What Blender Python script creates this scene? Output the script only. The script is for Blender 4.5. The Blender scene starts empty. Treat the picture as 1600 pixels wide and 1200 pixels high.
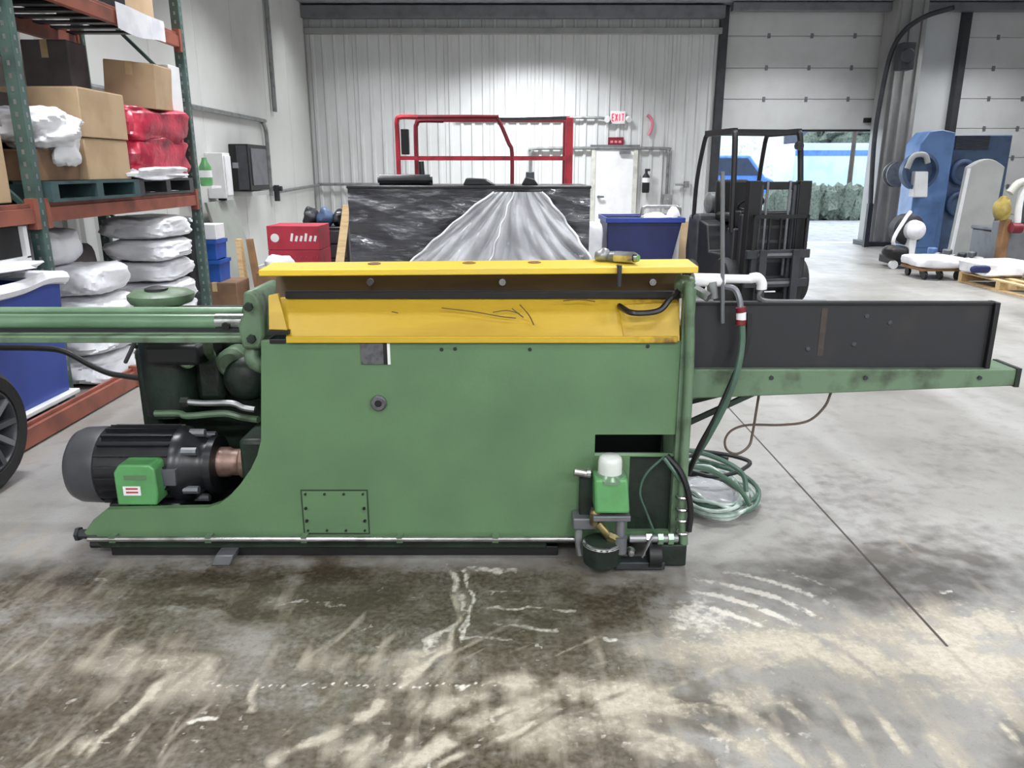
import bpy, bmesh, math, random
import numpy as np
from mathutils import Vector, Matrix
random.seed(7)
SC = bpy.context.scene
COL = SC.collection

# ------------------------------------------------------------------ camera
CAM_H, CAM_F = 1.6, 1200.0
TH = math.atan(335/1200)
CT, ST = math.cos(TH), math.sin(TH)
cam_d = bpy.data.cameras.new('camera'); cam = bpy.data.objects.new('camera', cam_d); COL.objects.link(cam)
cam_d.sensor_width = 36; cam_d.lens = 27.0; cam_d.clip_start = .05; cam_d.clip_end = 300
cam.location = (0, 0, CAM_H); cam.rotation_euler = (math.pi/2-TH, 0, 0)
SC.camera = cam

# ------------------------------------------------------------------ sky, lamps, exposure
w = bpy.data.worlds.new('sky'); SC.world = w; w.use_nodes = True
wn = w.node_tree.nodes; bg = wn['Background']
bg.inputs['Color'].default_value = (.80, .90, 1.0, 1); bg.inputs['Strength'].default_value = 3.8

def lamp(x, y, z, sx, sy, power, color=(.955, .975, 1), spread=150):
    l = bpy.data.lights.new('bay_and_fill_light', 'AREA'); l.shape = 'RECTANGLE'; l.size = sx; l.size_y = sy
    l.energy = power; l.color = color; l.spread = math.radians(spread)
    o = bpy.data.objects.new('bay_and_fill_light', l); o.location = (x, y, z); COL.objects.link(o)
    return o
LAMPZ = 4.72
for ly, pw, sp in ((-3.2, 235, 170), (.6, 38, 150), (4.4, 92, 140), (8.0, 105, 132), (11.4, 112, 128)):  # unseen row behind the camera is added as strong fill for upright faces
    for lx in (-2.3, 1.6, 5.6, 9.6):
        lamp(lx, ly, LAMPZ, 1.25, .5, pw, spread=sp)
for lx, pw in ((-2.6, 55), (.4, 270), (5.6, 90), (9.6, 90)):
    lamp(lx, 15.7, LAMPZ, 1.8, .5, pw, spread=126)

SC.view_settings.view_transform = 'Standard'; SC.view_settings.look = 'None'
SC.view_settings.gamma = 1.0; SC.view_settings.use_curve_mapping = False
SC.view_settings.exposure = 0.0

# ------------------------------------------------------------------ helpers
def P(px, py, Y):
    """point of the vertical plane at depth Y that the photograph shows at this pixel"""
    v = (py-600)/CAM_F; t = Y/(CT-v*ST)
    return Vector(((px-800)/CAM_F*t, Y, CAM_H-t*(ST+v*CT)))
def G(px, py):
    v = (py-600)/CAM_F; t = CAM_H/(ST+v*CT)
    return Vector(((px-800)/CAM_F*t, t*(CT-v*ST), 0))
def PX(x, y, z):
    d = y*CT+(CAM_H-z)*ST
    return 800+CAM_F*x/d, 600+CAM_F*((CAM_H-z)*CT-y*ST)/d

def lin(c):
    return tuple((v/255/12.92 if v/255 <= .04045 else ((v/255+.055)/1.055)**2.4) for v in c)
MATS = {}
def mat(name, col, rough=.5, metal=0, col2=None, scale=5, lo=.45, hi=.7, bump=0, bscale=30, stretch=(1, 1, 1), emit=0, alpha=1, trans=0, coat=0, detail=4):
    if name in MATS: return MATS[name]
    m = bpy.data.materials.new(name); m.use_nodes = True; MATS[name] = m
    nt = m.node_tree; n = nt.nodes; L = nt.links.new; b = n['Principled BSDF']
    c = (*lin(col), 1)
    b.inputs['Base Color'].default_value = c
    b.inputs['Roughness'].default_value = rough; b.inputs['Metallic'].default_value = metal
    b.inputs['Alpha'].default_value = alpha; b.inputs['Transmission Weight'].default_value = trans
    b.inputs['Coat Weight'].default_value = coat
    if emit:
        b.inputs['Emission Color'].default_value = c; b.inputs['Emission Strength'].default_value = emit
    tc = n.new('ShaderNodeTexCoord'); mp = n.new('ShaderNodeMapping'); mp.inputs['Scale'].default_value = stretch
    L(tc.outputs['Object'], mp.inputs['Vector'])
    if col2 is None: col2 = tuple(v*.82 for v in col)
    nz = n.new('ShaderNodeTexNoise'); nz.inputs['Scale'].default_value = scale; nz.inputs['Detail'].default_value = detail
    L(mp.outputs['Vector'], nz.inputs['Vector'])
    rp = n.new('ShaderNodeMapRange'); rp.inputs['From Min'].default_value = lo; rp.inputs['From Max'].default_value = hi
    L(nz.outputs['Fac'], rp.inputs['Value'])
    mx = n.new('ShaderNodeMix'); mx.data_type = 'RGBA'
    mx.inputs[6].default_value = c; mx.inputs[7].default_value = (*lin(col2), 1)
    L(rp.outputs['Result'], mx.inputs[0]); L(mx.outputs[2], b.inputs['Base Color'])
    if bump:
        nb = n.new('ShaderNodeTexNoise'); nb.inputs['Scale'].default_value = bscale; nb.inputs['Detail'].default_value = 3
        L(mp.outputs['Vector'], nb.inputs['Vector'])
        bp = n.new('ShaderNodeBump'); bp.inputs['Strength'].default_value = bump; bp.inputs['Distance'].default_value = .02
        L(nb.outputs['Fac'], bp.inputs['Height']); L(bp.outputs['Normal'], b.inputs['Normal'])
    return m

class B:
    """collects shapes and links them as one mesh object"""
    def __init__(s): s.v = []; s.f = []
    def add(s, vs, fs):
        k = len(s.v); s.v += [tuple(p) for p in vs]; s.f += [tuple(i+k for i in f) for f in fs]; return s
    def box(s, x0, x1, y0, y1, z0, z1):
        return s.hexa([(x0, y0, z0), (x1, y0, z0), (x1, y1, z0), (x0, y1, z0), (x0, y0, z1), (x1, y0, z1), (x1, y1, z1), (x0, y1, z1)])
    def hexa(s, p):
        return s.add(p, [(0, 3, 2, 1), (4, 5, 6, 7), (0, 1, 5, 4), (1, 2, 6, 5), (2, 3, 7, 6), (3, 0, 4, 7)])
    def bar(s, p, q, a, b, up=(0, 0, 1)):
        p, q = Vector(p), Vector(q); d = (q-p).normalized(); u = Vector(up)
        if abs(d.dot(u)) > .95: u = Vector((0, 1, 0))
        sx = d.cross(u).normalized()*a/2; sy = sx.normalized().cross(d)*b/2
        return s.hexa([p-sx-sy, p+sx-sy, p+sx+sy, p-sx+sy, q-sx-sy, q+sx-sy, q+sx+sy, q-sx+sy])
    def prism(s, poly, axis, a, b):
        n = len(poly)
        def m(u, v, w): return {'y': (u, w, v), 'x': (w, u, v), 'z': (u, v, w)}[axis]
        vs = [m(u, v, a) for u, v in poly]+[m(u, v, b) for u, v in poly]
        fs = [tuple(range(n)), tuple(range(2*n-1, n-1, -1))]+[(i, n+i, n+(i+1) % n, (i+1) % n) for i in range(n)]
        return s.add(vs, fs)
    def lathe(s, o, d, prof, n=20):
        o, d = Vector(o), Vector(d).normalized(); u = d.orthogonal().normalized(); w_ = d.cross(u); k = len(s.v)
        vs, fs = [], []
        for r, h in prof:
            for i in range(n):
                a = 2*math.pi*i/n; vs.append(o+d*h+(u*math.cos(a)+w_*math.sin(a))*max(r, 1e-4))
        for j in range(len(prof)-1):
            for i in range(n):
                fs.append((j*n+i, j*n+(i+1) % n, (j+1)*n+(i+1) % n, (j+1)*n+i))
        fs.append(tuple(range(n-1, -1, -1))); m = (len(prof)-1)*n; fs.append(tuple(range(m, m+n)))
        return s.add(vs, fs)
    def cyl(s, p, q, r, r2=None, n=16):
        p, q = Vector(p), Vector(q)
        return s.lathe(p, q-p, [(r, 0), (r if r2 is None else r2, (q-p).length)], n)
    def tube(s, pts, r, n=8, sub=6):
        pts = [Vector(p) for p in pts]
        if sub > 1 and len(pts) > 2:
            e = [2*pts[0]-pts[1]]+pts+[2*pts[-1]-pts[-2]]; out = []
            for i in range(1, len(e)-2):
                a, b, c, d = e[i-1:i+3]
                for k in range(sub):
                    t = k/sub
                    out.append(.5*((2*b)+(c-a)*t+(2*a-5*b+4*c-d)*t*t+(3*b-a-3*c+d)*t**3))
            pts = out+[pts[-1]]
        T = [(pts[min(i+1, len(pts)-1)]-pts[max(i-1, 0)]).normalized() for i in range(len(pts))]
        u = T[0].orthogonal().normalized(); vs, fs = [], []
        for i, p in enumerate(pts):
            u = (u-T[i]*u.dot(T[i])).normalized(); w_ = T[i].cross(u)
            for k in range(n):
                a = 2*math.pi*k/n; vs.append(p+(u*math.cos(a)+w_*math.sin(a))*r)
        for i in range(len(pts)-1):
            for k in range(n): fs.append((i*n+k, i*n+(k+1) % n, (i+1)*n+(k+1) % n, (i+1)*n+k))
        fs.append(tuple(range(n-1, -1, -1))); m = (len(pts)-1)*n; fs.append(tuple(range(m, m+n)))
        return s.add(vs, fs)
    def torus(s, c, d, R, r, n=32, m=10):
        d = Vector(d).normalized(); u = d.orthogonal().normalized(); w_ = d.cross(u); vs, fs = [], []
        for i in range(n):
            a = 2*math.pi*i/n; e = u*math.cos(a)+w_*math.sin(a)
            for j in range(m):
                b = 2*math.pi*j/m; vs.append(Vector(c)+e*(R+r*math.cos(b))+d*(r*math.sin(b)))
        for i in range(n):
            for j in range(m): fs.append((i*m+j, ((i+1) % n)*m+j, ((i+1) % n)*m+(j+1) % m, i*m+(j+1) % m))
        return s.add(vs, fs)
    def blob(s, c, size, e=.45, nu=28, nv=14, seed=0, amp=.04, freq=5, cr=0, cf=9):
        rnd = random.Random(seed); rg = [(rnd.uniform(-1, 1)*cf, rnd.uniform(-1, 1)*cf, rnd.uniform(-1, 1)*cf, rnd.uniform(0, 6.3)) for _ in range(7)]; ph = [(rnd.uniform(-1, 1)*freq, rnd.uniform(-1, 1)*freq, rnd.uniform(-1, 1)*freq, rnd.uniform(0, 6.3)) for _ in range(9)]
        def sp(x): return math.copysign(abs(x)**e, x)
        vs, fs = [], []
        for j in range(nv+1):
            la = -math.pi/2+math.pi*j/nv
            for i in range(nu):
                lo = 2*math.pi*i/nu
                x, y, z = sp(math.cos(la))*sp(math.cos(lo)), sp(math.cos(la))*sp(math.sin(lo)), sp(math.sin(la))
                k = 1+amp*sum(math.sin(a*x+b*y+c_*z+p) for a, b, c_, p in ph)/2
                if cr: k += cr*(sum(abs(math.sin(a*x+b*y+c_*z+p)) for a, b, c_, p in rg)/len(rg)-.64)*4
                vs.append((c[0]+x*size[0]*k, c[1]+y*size[1]*k, c[2]+z*size[2]*k))
        for j in range(nv):
            for i in range(nu): fs.append((j*nu+i, j*nu+(i+1) % nu, (j+1)*nu+(i+1) % nu, (j+1)*nu+i))
        return s.add(vs, fs)
    def sheet(s, fn, nu, nv, t=.004):
        vs = [Vector(fn(i/nu, j/nv)) for j in range(nv+1) for i in range(nu+1)]; m = len(vs); w_ = nu+1
        nr = [Vector((0, 0, 0)) for _ in vs]; fs = []
        for j in range(nv):
            for i in range(nu):
                q = (j*w_+i, j*w_+i+1, (j+1)*w_+i+1, (j+1)*w_+i); fs.append(q)
                nn = (vs[q[2]]-vs[q[0]]).cross(vs[q[3]]-vs[q[1]])
                for k in q: nr[k] += nn
        vs2 = [a-b.normalized()*t for a, b in zip(vs, nr)]
        ff = list(fs)+[tuple(k+m for k in reversed(q)) for q in fs]
        edge = [i for i in range(w_)]+[j*w_+nu for j in range(1, nv+1)]+[nv*w_+i for i in range(nu-1, -1, -1)]+[j*w_ for j in range(nv-1, 0, -1)]
        for a, b in zip(edge, edge[1:]+edge[:1]): ff.append((b, a, a+m, b+m))
        return s.add(vs+vs2, ff)

W0 = {}
def obj(name, b, m, parent=None, bevel=0, seg=2, ang=38, label=None, origin=None):
    vs = np.array(b.v, dtype=float); base = Vector((vs.min(0)+vs.max(0))/2)
    if parent is None: base.z = vs[:, 2].min()
    if origin is not None: base = Vector(origin)
    me = bpy.data.meshes.new(name); me.from_pydata([tuple(v) for v in vs-np.array(base)], [], b.f)
    bm = bmesh.new(); bm.from_mesh(me); bmesh.ops.recalc_face_normals(bm, faces=bm.faces); bm.to_mesh(me); bm.free()
    me.polygons.foreach_set('use_smooth', [True]*len(me.polygons)); me.set_sharp_from_angle(angle=math.radians(ang))
    if m: me.materials.append(MATS[m] if isinstance(m, str) else m)
    o = bpy.data.objects.new(name, me); COL.objects.link(o)
    pw = Vector((0, 0, 0))
    if parent is not None: o.parent = parent; pw = W0[parent.name]
    o.location = base-pw; W0[o.name] = base
    if bevel:
        md = o.modifiers.new('edge', 'BEVEL'); md.width = bevel; md.segments = seg; md.limit_method = 'ANGLE'; md.angle_limit = math.radians(40)
    if label: o['label'] = label
    return o
def tag(o, label, cat, group=None):
    o['label'] = label; o['category'] = cat
    if group: o['group'] = group
    return o
def thing(name, label, cat, loc=(0, 0, 0), group=None, local=False):
    o = bpy.data.objects.new(name, None); COL.objects.link(o); o.empty_display_size = .1
    o.location = Vector(loc); W0[o.name] = Vector((0, 0, 0)) if local else Vector(loc)
    return tag(o, label, cat, group)
def struct(name, b=None, m=None, bevel=0, loc=(0, 0, 0)):
    if b is None:
        o = bpy.data.objects.new(name, None); COL.objects.link(o); o.location = loc; W0[o.name] = Vector(loc)
    else: o = obj(name, b, m, None, bevel)
    o['kind'] = 'structure'; return o
def inst(name, src, loc, parent, scale=None):
    """another piece that shares the mesh of src"""
    o = src.copy(); o.name = name; COL.objects.link(o); o.parent = parent
    o.location = Vector(loc)-W0[parent.name]; W0[o.name] = Vector(loc)
    if scale: o.scale = scale
    return o
def dup(root, loc, rz=None, label=None):
    r = root.copy(); COL.objects.link(r); r.location = loc
    if rz is not None: r.rotation_euler = (0, 0, rz)
    if label: r['label'] = label
    def rec(a, b):
        for ch in list(a.children):
            c = ch.copy(); COL.objects.link(c); c.parent = b; rec(ch, c)
    rec(root, r); return r
def cut(o, b):
    """subtract the shape in b from o"""
    me = bpy.data.meshes.new('cut'); vs = [Vector(v)-W0[o.name] for v in b.v]; me.from_pydata(vs, [], b.f)
    bm = bmesh.new(); bm.from_mesh(me); bmesh.ops.recalc_face_normals(bm, faces=bm.faces); bm.to_mesh(me); bm.free()
    c = bpy.data.objects.new('cut', me); COL.objects.link(c); c.matrix_world = Matrix.Translation(W0[o.name])
    keep = [(m.name, m.type) for m in o.modifiers]
    for md in list(o.modifiers): o.modifiers.remove(md)
    md = o.modifiers.new('cut', 'BOOLEAN'); md.object = c; md.operation = 'DIFFERENCE'; md.solver = 'EXACT'
    bpy.context.view_layer.update()
    ev = o.evaluated_get(bpy.context.evaluated_depsgraph_get()); nm = bpy.data.meshes.new_from_object(ev)
    o.modifiers.remove(md); o.data = nm; bpy.data.objects.remove(c); bpy.data.meshes.remove(me)
    nm.polygons.foreach_set('use_smooth', [False]*len(nm.polygons))

# ------------------------------------------------------------------ materials
mat('wall_white', (206, 208, 208), .45, col2=(196, 198, 197), scale=1.2)
mat('wall_liner', (208, 209, 206), .5, col2=(196, 197, 193), scale=1.0)
mat('ceiling_grey', (150, 151, 155), .6)
mat('steel_dark', (62, 64, 68), .45, .4)
mat('steel_grey', (120, 122, 126), .4, .4, col2=(104, 106, 110))
mat('galv', (150, 152, 152), .4, .6, col2=(120, 122, 122), scale=8)
mat('chrome', (200, 200, 200), .22, .95, col2=(150, 150, 148), scale=14)
mat('door_panel', (200, 201, 200), .5, col2=(188, 189, 188), scale=1.5)
mat('column_grey', (150, 150, 148), .5, .1, col2=(134, 134, 132), scale=2)
mat('green', (95, 126, 90), .42, col2=(84, 114, 82), scale=3, lo=.4, hi=.75, bump=.04, bscale=60)
mat('green_worn', (98, 122, 96), .4, col2=(58, 62, 50), scale=9, lo=.5, hi=.75, bump=.1, bscale=40)
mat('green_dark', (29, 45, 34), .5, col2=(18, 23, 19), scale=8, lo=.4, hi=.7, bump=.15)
mat('green_bright', (92, 156, 96), .35, col2=(86, 140, 88), scale=8)
mat('green_pale', (136, 168, 138), .24, .25, col2=(104, 134, 106), scale=7, stretch=(.25, 1, 1))
mat('yellow', (196, 162, 44), .4, col2=(160, 124, 38), scale=4, lo=.52, hi=.8, stretch=(.35, 1, 1), bump=.05)
mat('yellow_bright', (226, 192, 56), .4, col2=(214, 188, 96), scale=5, lo=.5, hi=.8, stretch=(.35, 1, 1))
mat('yellow_shade_scuff', (92, 70, 30), .5, col2=(48, 38, 22), scale=5, lo=.4, hi=.7, stretch=(.3, 1, 1))  # scuff colour that also paints the shade in the trough recess
mat('black_paint', (37, 37, 41), .45, col2=(48, 46, 45), scale=6, lo=.55, hi=.8)
mat('black_gloss', (32, 32, 36), .3, col2=(22, 22, 24), scale=10)
mat('charcoal', (66, 67, 71), .42, col2=(54, 54, 58), scale=8)
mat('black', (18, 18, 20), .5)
mat('rubber', (26, 26, 27), .65, bump=.2)
mat('hose_green', (72, 100, 84), .35)
mat('hose_clear', (178, 190, 184), .2, col2=(124, 144, 134), scale=12)
mat('cable_brown', (92, 78, 66), .5)
mat('copper', (150, 124, 112), .4, .4, col2=(96, 70, 58), scale=14)
mat('brass', (150, 136, 92), .35, .8, col2=(90, 86, 62), scale=14)
mat('white_plastic', (232, 232, 236), .35, col2=(214, 214, 222), scale=5, bump=.25, bscale=9)
mat('white_paint', (232, 233, 234), .4, col2=(222, 223, 224))
mat('clear_cap', (226, 230, 226), .2, col2=(200, 206, 200))
mat('cardboard', (186, 160, 128), .75, col2=(172, 146, 114), scale=4)
mat('cardboard_dark', (128, 98, 74), .75, col2=(104, 80, 62), scale=4)
mat('tape', (206, 180, 138), .35)
mat('grey_box', (96, 90, 92), .7)
mat('orange', (146, 84, 68), .5, col2=(110, 66, 56), scale=5)
mat('rack_green', (76, 98, 92), .45, col2=(54, 72, 69), scale=7)
mat('pallet_teal', (58, 82, 84), .7, col2=(40, 58, 62))
mat('red_wrap', (190, 50, 74), .35, col2=(118, 26, 46), scale=4, bump=.5, bscale=12)
mat('red_box', (178, 50, 68), .6, col2=(150, 40, 56), scale=4)
mat('red_paint', (186, 42, 58), .4, col2=(130, 26, 40))
mat('dark_red', (120, 20, 36), .45)
mat('blue_bin', (38, 66, 150), .4, col2=(28, 50, 126), scale=3)
mat('navy', (30, 40, 92), .42, col2=(24, 32, 76), scale=3)
mat('blue_machine', (100, 134, 184), .4, col2=(84, 112, 160), scale=3)
mat('blue_slate', (70, 92, 124), .45)
mat('blue_box', (40, 92, 180), .45)
mat('grey_panel', (172, 174, 172), .5, col2=(160, 162, 160), scale=3)
mat('grey_sheet', (150, 154, 146), .45, col2=(136, 140, 134), scale=3)
mat('wood', (208, 180, 134), .7, col2=(184, 152, 106), scale=5, stretch=(1, 6, 6))
mat('wood_dark', (140, 104, 70), .75, col2=(112, 84, 58), scale=5)
mat('clear_film', (214, 216, 220), .18, col2=(178, 180, 186), scale=2.2, lo=.4, hi=.65, bump=.8, bscale=7, alpha=.5)
mat('lamp_red', (255, 40, 70), .4, emit=1.6)
mat('asphalt', (150, 152, 156), .8)
mat('glass_dark', (40, 52, 74), .1)
mat('hedge', (98, 108, 96), .8, col2=(52, 60, 56), scale=14)
mat('bark', (70, 62, 56), .8)
mat('truck_white', (178, 204, 236), .35, col2=(160, 190, 228), scale=2)
mat('truck_blue', (70, 120, 200), .35)
mat('nameplate', (112, 112, 116), .35, .5, col2=(84, 84, 88), scale=40)
mat('screen_grey', (96, 98, 104), .35)
mat('beige', (205, 205, 196), .5)
mat('pink', (214, 130, 148), .5)
mat('olive_yellow', (176, 156, 78), .5, col2=(130, 112, 60))

# black stretch film, glossy, wrinkled in its relief
mat('black_film', (56, 56, 62), .2, col2=(84, 84, 92), scale=3, lo=.5, hi=.75, bump=1, bscale=7, stretch=(.7, 1, 2.6), coat=.6)
mat('film_hem', (228, 230, 234), .25)

# old rust and grease at the right end of the yellow trough
def end_rust(m, x0, x1, col):
    nt = m.node_tree; n = nt.nodes; L = nt.links.new; b = n['Principled BSDF']; src = b.inputs['Base Color'].links[0].from_socket
    tc = n.new('ShaderNodeTexCoord'); sx = n.new('ShaderNodeSeparateXYZ'); L(tc.outputs['Object'], sx.inputs[0])
    r = n.new('ShaderNodeMapRange'); r.inputs['From Min'].default_value = x0; r.inputs['From Max'].default_value = x1; L(sx.outputs['X'], r.inputs['Value'])
    nz = n.new('ShaderNodeTexNoise'); nz.inputs['Scale'].default_value = 22; nz.inputs['Detail'].default_value = 5; L(tc.outputs['Object'], nz.inputs['Vector'])
    a = n.new('ShaderNodeMath'); a.operation = 'MULTIPLY'; L(r.outputs['Result'], a.inputs[0]); L(nz.outputs['Fac'], a.inputs[1])
    q = n.new('ShaderNodeMapRange'); q.inputs['From Min'].default_value = .3; q.inputs['From Max'].default_value = .55; L(a.outputs[0], q.inputs['Value'])
    mx = n.new('ShaderNodeMix'); mx.data_type = 'RGBA'; L(q.outputs['Result'], mx.inputs[0]); L(src, mx.inputs[6]); mx.inputs[7].default_value = (*lin(col), 1); L(mx.outputs[2], b.inputs['Base Color'])
end_rust(MATS['yellow'], .40, .76, (104, 74, 34))
# ------------------------------------------------------------------ floor, with the stains and dried slurry that lie on it
def vnoise(x, y, seed):
    xi, yi = np.floor(x).astype(np.int64), np.floor(y).astype(np.int64); fx, fy = x-xi, y-yi
    fx, fy = fx*fx*(3-2*fx), fy*fy*(3-2*fy)
    def h(a, b):
        n = (a*374761393+b*668265263+seed*982451653) & 0x7fffffff
        n = ((n ^ (n >> 13))*1274126177) & 0x7fffffff
        return ((n ^ (n >> 16)) & 0xffff)/65535.0
    return (h(xi, yi)*(1-fx)+h(xi+1, yi)*fx)*(1-fy)+(h(xi, yi+1)*(1-fx)+h(xi+1, yi+1)*fx)*fy
def fbm(x, y, seed, o=4):
    r = np.zeros_like(x); a = .5
    for i in range(o): r += a*vnoise(x*2**i, y*2**i, seed+i); a *= .5
    return r/(1-.5**o)
X0, X1, Y0, Y1 = -4.36, 12.5, -4.0, 17.6
xs = np.concatenate([np.arange(X0, -2.7, .12), np.arange(-2.7, 3.2, .0105), np.arange(3.2, X1, .15), [X1]])
ys = np.concatenate([np.arange(Y0, 1.2, .4), np.arange(1.2, 2.6, .0095), np.arange(2.6, 4.4, .016), np.arange(4.4, 8, .06), np.arange(8, Y1, .2), [Y1]])
gx, gy = np.meshgrid(xs, ys); X, Y = gx.ravel(), gy.ravel()
d = np.maximum(Y*CT+CAM_H*ST, .2); px = 800+CAM_F*X/d; py = 600+CAM_F*(CAM_H*CT-Y*ST)/d
px = np.clip(px, -900, 2500); py = np.clip(py, 200, 1700)
n1, n2, n3 = fbm(X*2.2, Y*3.2, 1), fbm(X*9, Y*13, 9), fbm(X*34, Y*40, 21, 3)
wx = px+40*(fbm(X*4, Y*4, 31)-.5)*2; wy = py+22*(fbm(X*4, Y*4, 41)-.5)*2
def ell(cx, cy, rx, ry, a, soft=.5):
    q = np.hypot((wx-cx)/rx, (wy-cy)/ry); return a*np.clip((1+soft-q)/(2*soft), 0, 1)
def seg(x0, y0, x1, y1, wd, a):
    dx, dy = x1-x0, y1-y0; t = np.clip(((wx-x0)*dx+(wy-y0)*dy)/(dx*dx+dy*dy), 0, 1)
    q = np.hypot(wx-x0-t*dx, wy-y0-t*dy); return a*np.clip(1.25-q/wd, 0, 1)
wet = np.zeros_like(X); cream = np.zeros_like(X); white = np.zeros_like(X); grey = np.zeros_like(X)
for e in ((430, 925, 330, 55, .95), (180, 950, 190, 40, .5), (620, 950, 110, 60, .8), (900, 940, 190, 60, .85), (830, 1010, 200, 55, .8), (560, 1000, 200, 40, .45),
          (1000, 1050, 160, 26, .6), (50, 1110, 110, 60, .35), (700, 1055, 130, 40, .7)):
    wet = np.maximum(wet, ell(*e))
for e in ((1090, 1110, 70, 44, .9), (1200, 1125, 80, 44, .75), (620, 1110, 130, 46, .9), (440, 1160, 190, 60, .7), (860, 1190, 120, 30, .8), (1420, 900, 230, 75, .75),
          (1330, 1130, 90, 70, .35), (1590, 1160, 50, 60, .8), (260, 1160, 120, 60, .3), (1300, 780, 160, 50, .35), (1500, 720, 120, 60, .25), (1060, 1190, 60, 26, .8)):
    grey = np.maximum(grey, ell(*e))
for e in ((1330, 1015, 300, 52, .75), (1500, 1010, 160, 70, .8), (900, 1090, 330, 30, .75), (240, 1050, 170, 60, .5), (880, 1140, 260, 50, .55), (1080, 1170, 150, 40, .6),
          (1500, 1100, 120, 90, .5), (620, 1040, 140, 24, .5), (60, 900, 140, 60, .35), (560, 1180, 60, 40, .6)):
    cream = np.maximum(cream, ell(*e))
for e in ((100, 1198, 250, 1075, 15, .9), (250, 1075, 262, 1040, 9, .6), (440, 1195, 560, 1120, 16, .9), (560, 1120, 700, 1010, 11, .8), (600, 1190, 760, 1110, 22, .9), (760, 1110, 900, 1075, 15, .8),
          (640, 1196, 810, 1130, 8, .9), (1530, 1100, 1590, 1170, 6, .9), (1400, 1110, 1500, 1200, 10, .5), (1180, 1120, 1260, 1200, 10, .4), (700, 1000, 716, 885, 7, .7),
          (400, 1070, 370, 1120, 7, .8), (560, 1040, 690, 1010, 9, .6), (1000, 1080, 1200, 1040, 8, .6)):
    cream = np.maximum(cream, seg(*e))
for e in ((716, 880, 720, 1000, 6, .6), (733, 885, 728, 1000, 4.5, .7), (735, 887, 800, 884, 4, .6), (740, 915, 800, 914, 3, .4), (722, 1000, 790, 1000, 4, .4), (700, 985, 660, 1010, 7, .6),
          (780, 975, 880, 978, 5, .5), (300, 1132, 326, 1130, 5, .9), (940, 995, 975, 997, 6, .9), (760, 950, 900, 945, 3, .5), (1450, 925, 1470, 927, 4, .8), (420, 940, 530, 944, 4, .4), (150, 905, 190, 912, 4, .5)):
    white = np.maximum(white, seg(*e))
for k in range(46):
    qx = 335+k*9.7+random.uniform(-3, 3); qy = 1071+random.uniform(-4, 4); rr = random.choice((2, 2.5, 3, 5.5 if k % 8 == 0 else 2.5))
    white = np.maximum(white, .95*np.clip(1.5-np.hypot(px-qx, (py-qy)*1.3)/rr, 0, 1))
sx_, sy_ = wx, wy; wx, wy = px*.75+wx*.25, py*.75+wy*.25
# thin drag marks from scrapers and tyres
rs2 = random.Random(12)
for k in range(230):
    qx, qy = rs2.uniform(-20, 1620), rs2.uniform(985, 1200)
    an = (-42 if qx < 640 else (-42+(qx-640)/360*34 if qx < 1000 else 8+(qx-1000)/600*44))+rs2.uniform(-9, 9)
    ln_ = rs2.uniform(25, 95); dx, dy = math.cos(math.radians(an))*ln_, math.sin(math.radians(an))*ln_
    wd = rs2.uniform(2.2, 5.5); a_ = rs2.uniform(.2, .55)
    sel = (np.abs(wx-qx) < ln_+20) & (np.abs(wy-qy) < ln_+20)
    t_ = np.clip(((wx[sel]-qx)*dx+(wy[sel]-qy)*dy)/(ln_*ln_), -1, 1); v_ = a_*np.clip(1.25-np.hypot(wx[sel]-qx-t_*dx, wy[sel]-qy-t_*dy)/wd, 0, 1)*(1-.5*np.abs(t_))
    if rs2.random() < .6: cream[sel] = np.maximum(cream[sel], v_)
    else: cream[sel] *= 1-v_; grey[sel] = np.maximum(grey[sel], v_*.8)
wx, wy = sx_, sy_
# swept arcs left by the slurry being pushed about, and tyre-tread chevrons
r = np.hypot(px-1010, (py-1085)*1.9); arc = np.clip(np.sin(r/6.2+3*n1)*1.6-.3, 0, 1)
white = np.maximum(white, arc*np.clip(1.3-np.hypot((px-1180)/125, (py-938)/52), 0, .85))
white = np.maximum(white, .55*ell(1100, 965, 45, 35, 1))
r2 = np.hypot(px-960, (py-1330)*1.3); arc2 = np.clip(np.sin(r2/8+4*n1)*1.5-.2, 0, 1)
cream = np.maximum(cream, arc2*np.clip(1.3-np.hypot((px-1230)/330, (py-1150)/70), 0, .7))
chev = np.clip(np.sin((py+np.abs(px-840)*.22)/3.6)*1.6-.1, 0, 1)
grey = np.maximum(grey, chev*np.clip(1.3-np.hypot((px-840)/75, (py-1150)/50), 0, .9))
tr = np.clip(np.sin((px+.5*py)/5.2)*1.6, 0, 1)
cream = np.maximum(cream, tr*np.clip(1.25-np.hypot((px-600)/65, (py-1160)/26), 0, .9))
damp = np.clip((py-855)/45, 0, 1)*np.clip((1230-wx)/260, 0, 1)*np.clip(.35+1.1*n1, 0, 1)*.8
wet *= np.clip(.35+1.25*n2, 0, 1.1); wet = np.maximum(wet, damp); grey *= np.clip(.3+1.3*n2, 0, 1.1)
cream *= np.clip(-.25+2.3*n2, 0, 1.1); white *= np.clip(-.2+2.2*n3+.3*n2, 0, 1.15)
speck = np.clip((n3-.66)*9, 0, 1)*np.clip((py-880)/40, 0, 1)*np.clip(n1*2-.5, 0, 1); white = np.maximum(white, speck*.55)
st = np.stack([np.clip(wet, 0, 1), np.clip(cream, 0, 1), np.clip(white, 0, 1), np.clip(grey, 0, 1)], 1)
nx, ny = len(xs), len(ys)
quads = [(j*nx+i, j*nx+i+1, (j+1)*nx+i+1, (j+1)*nx+i) for j in range(ny-1) for i in range(nx-1)]
me = bpy.data.meshes.new('floor'); me.from_pydata(list(zip(X.tolist(), Y.tolist(), [0.0]*len(X))), [], quads)
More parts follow.
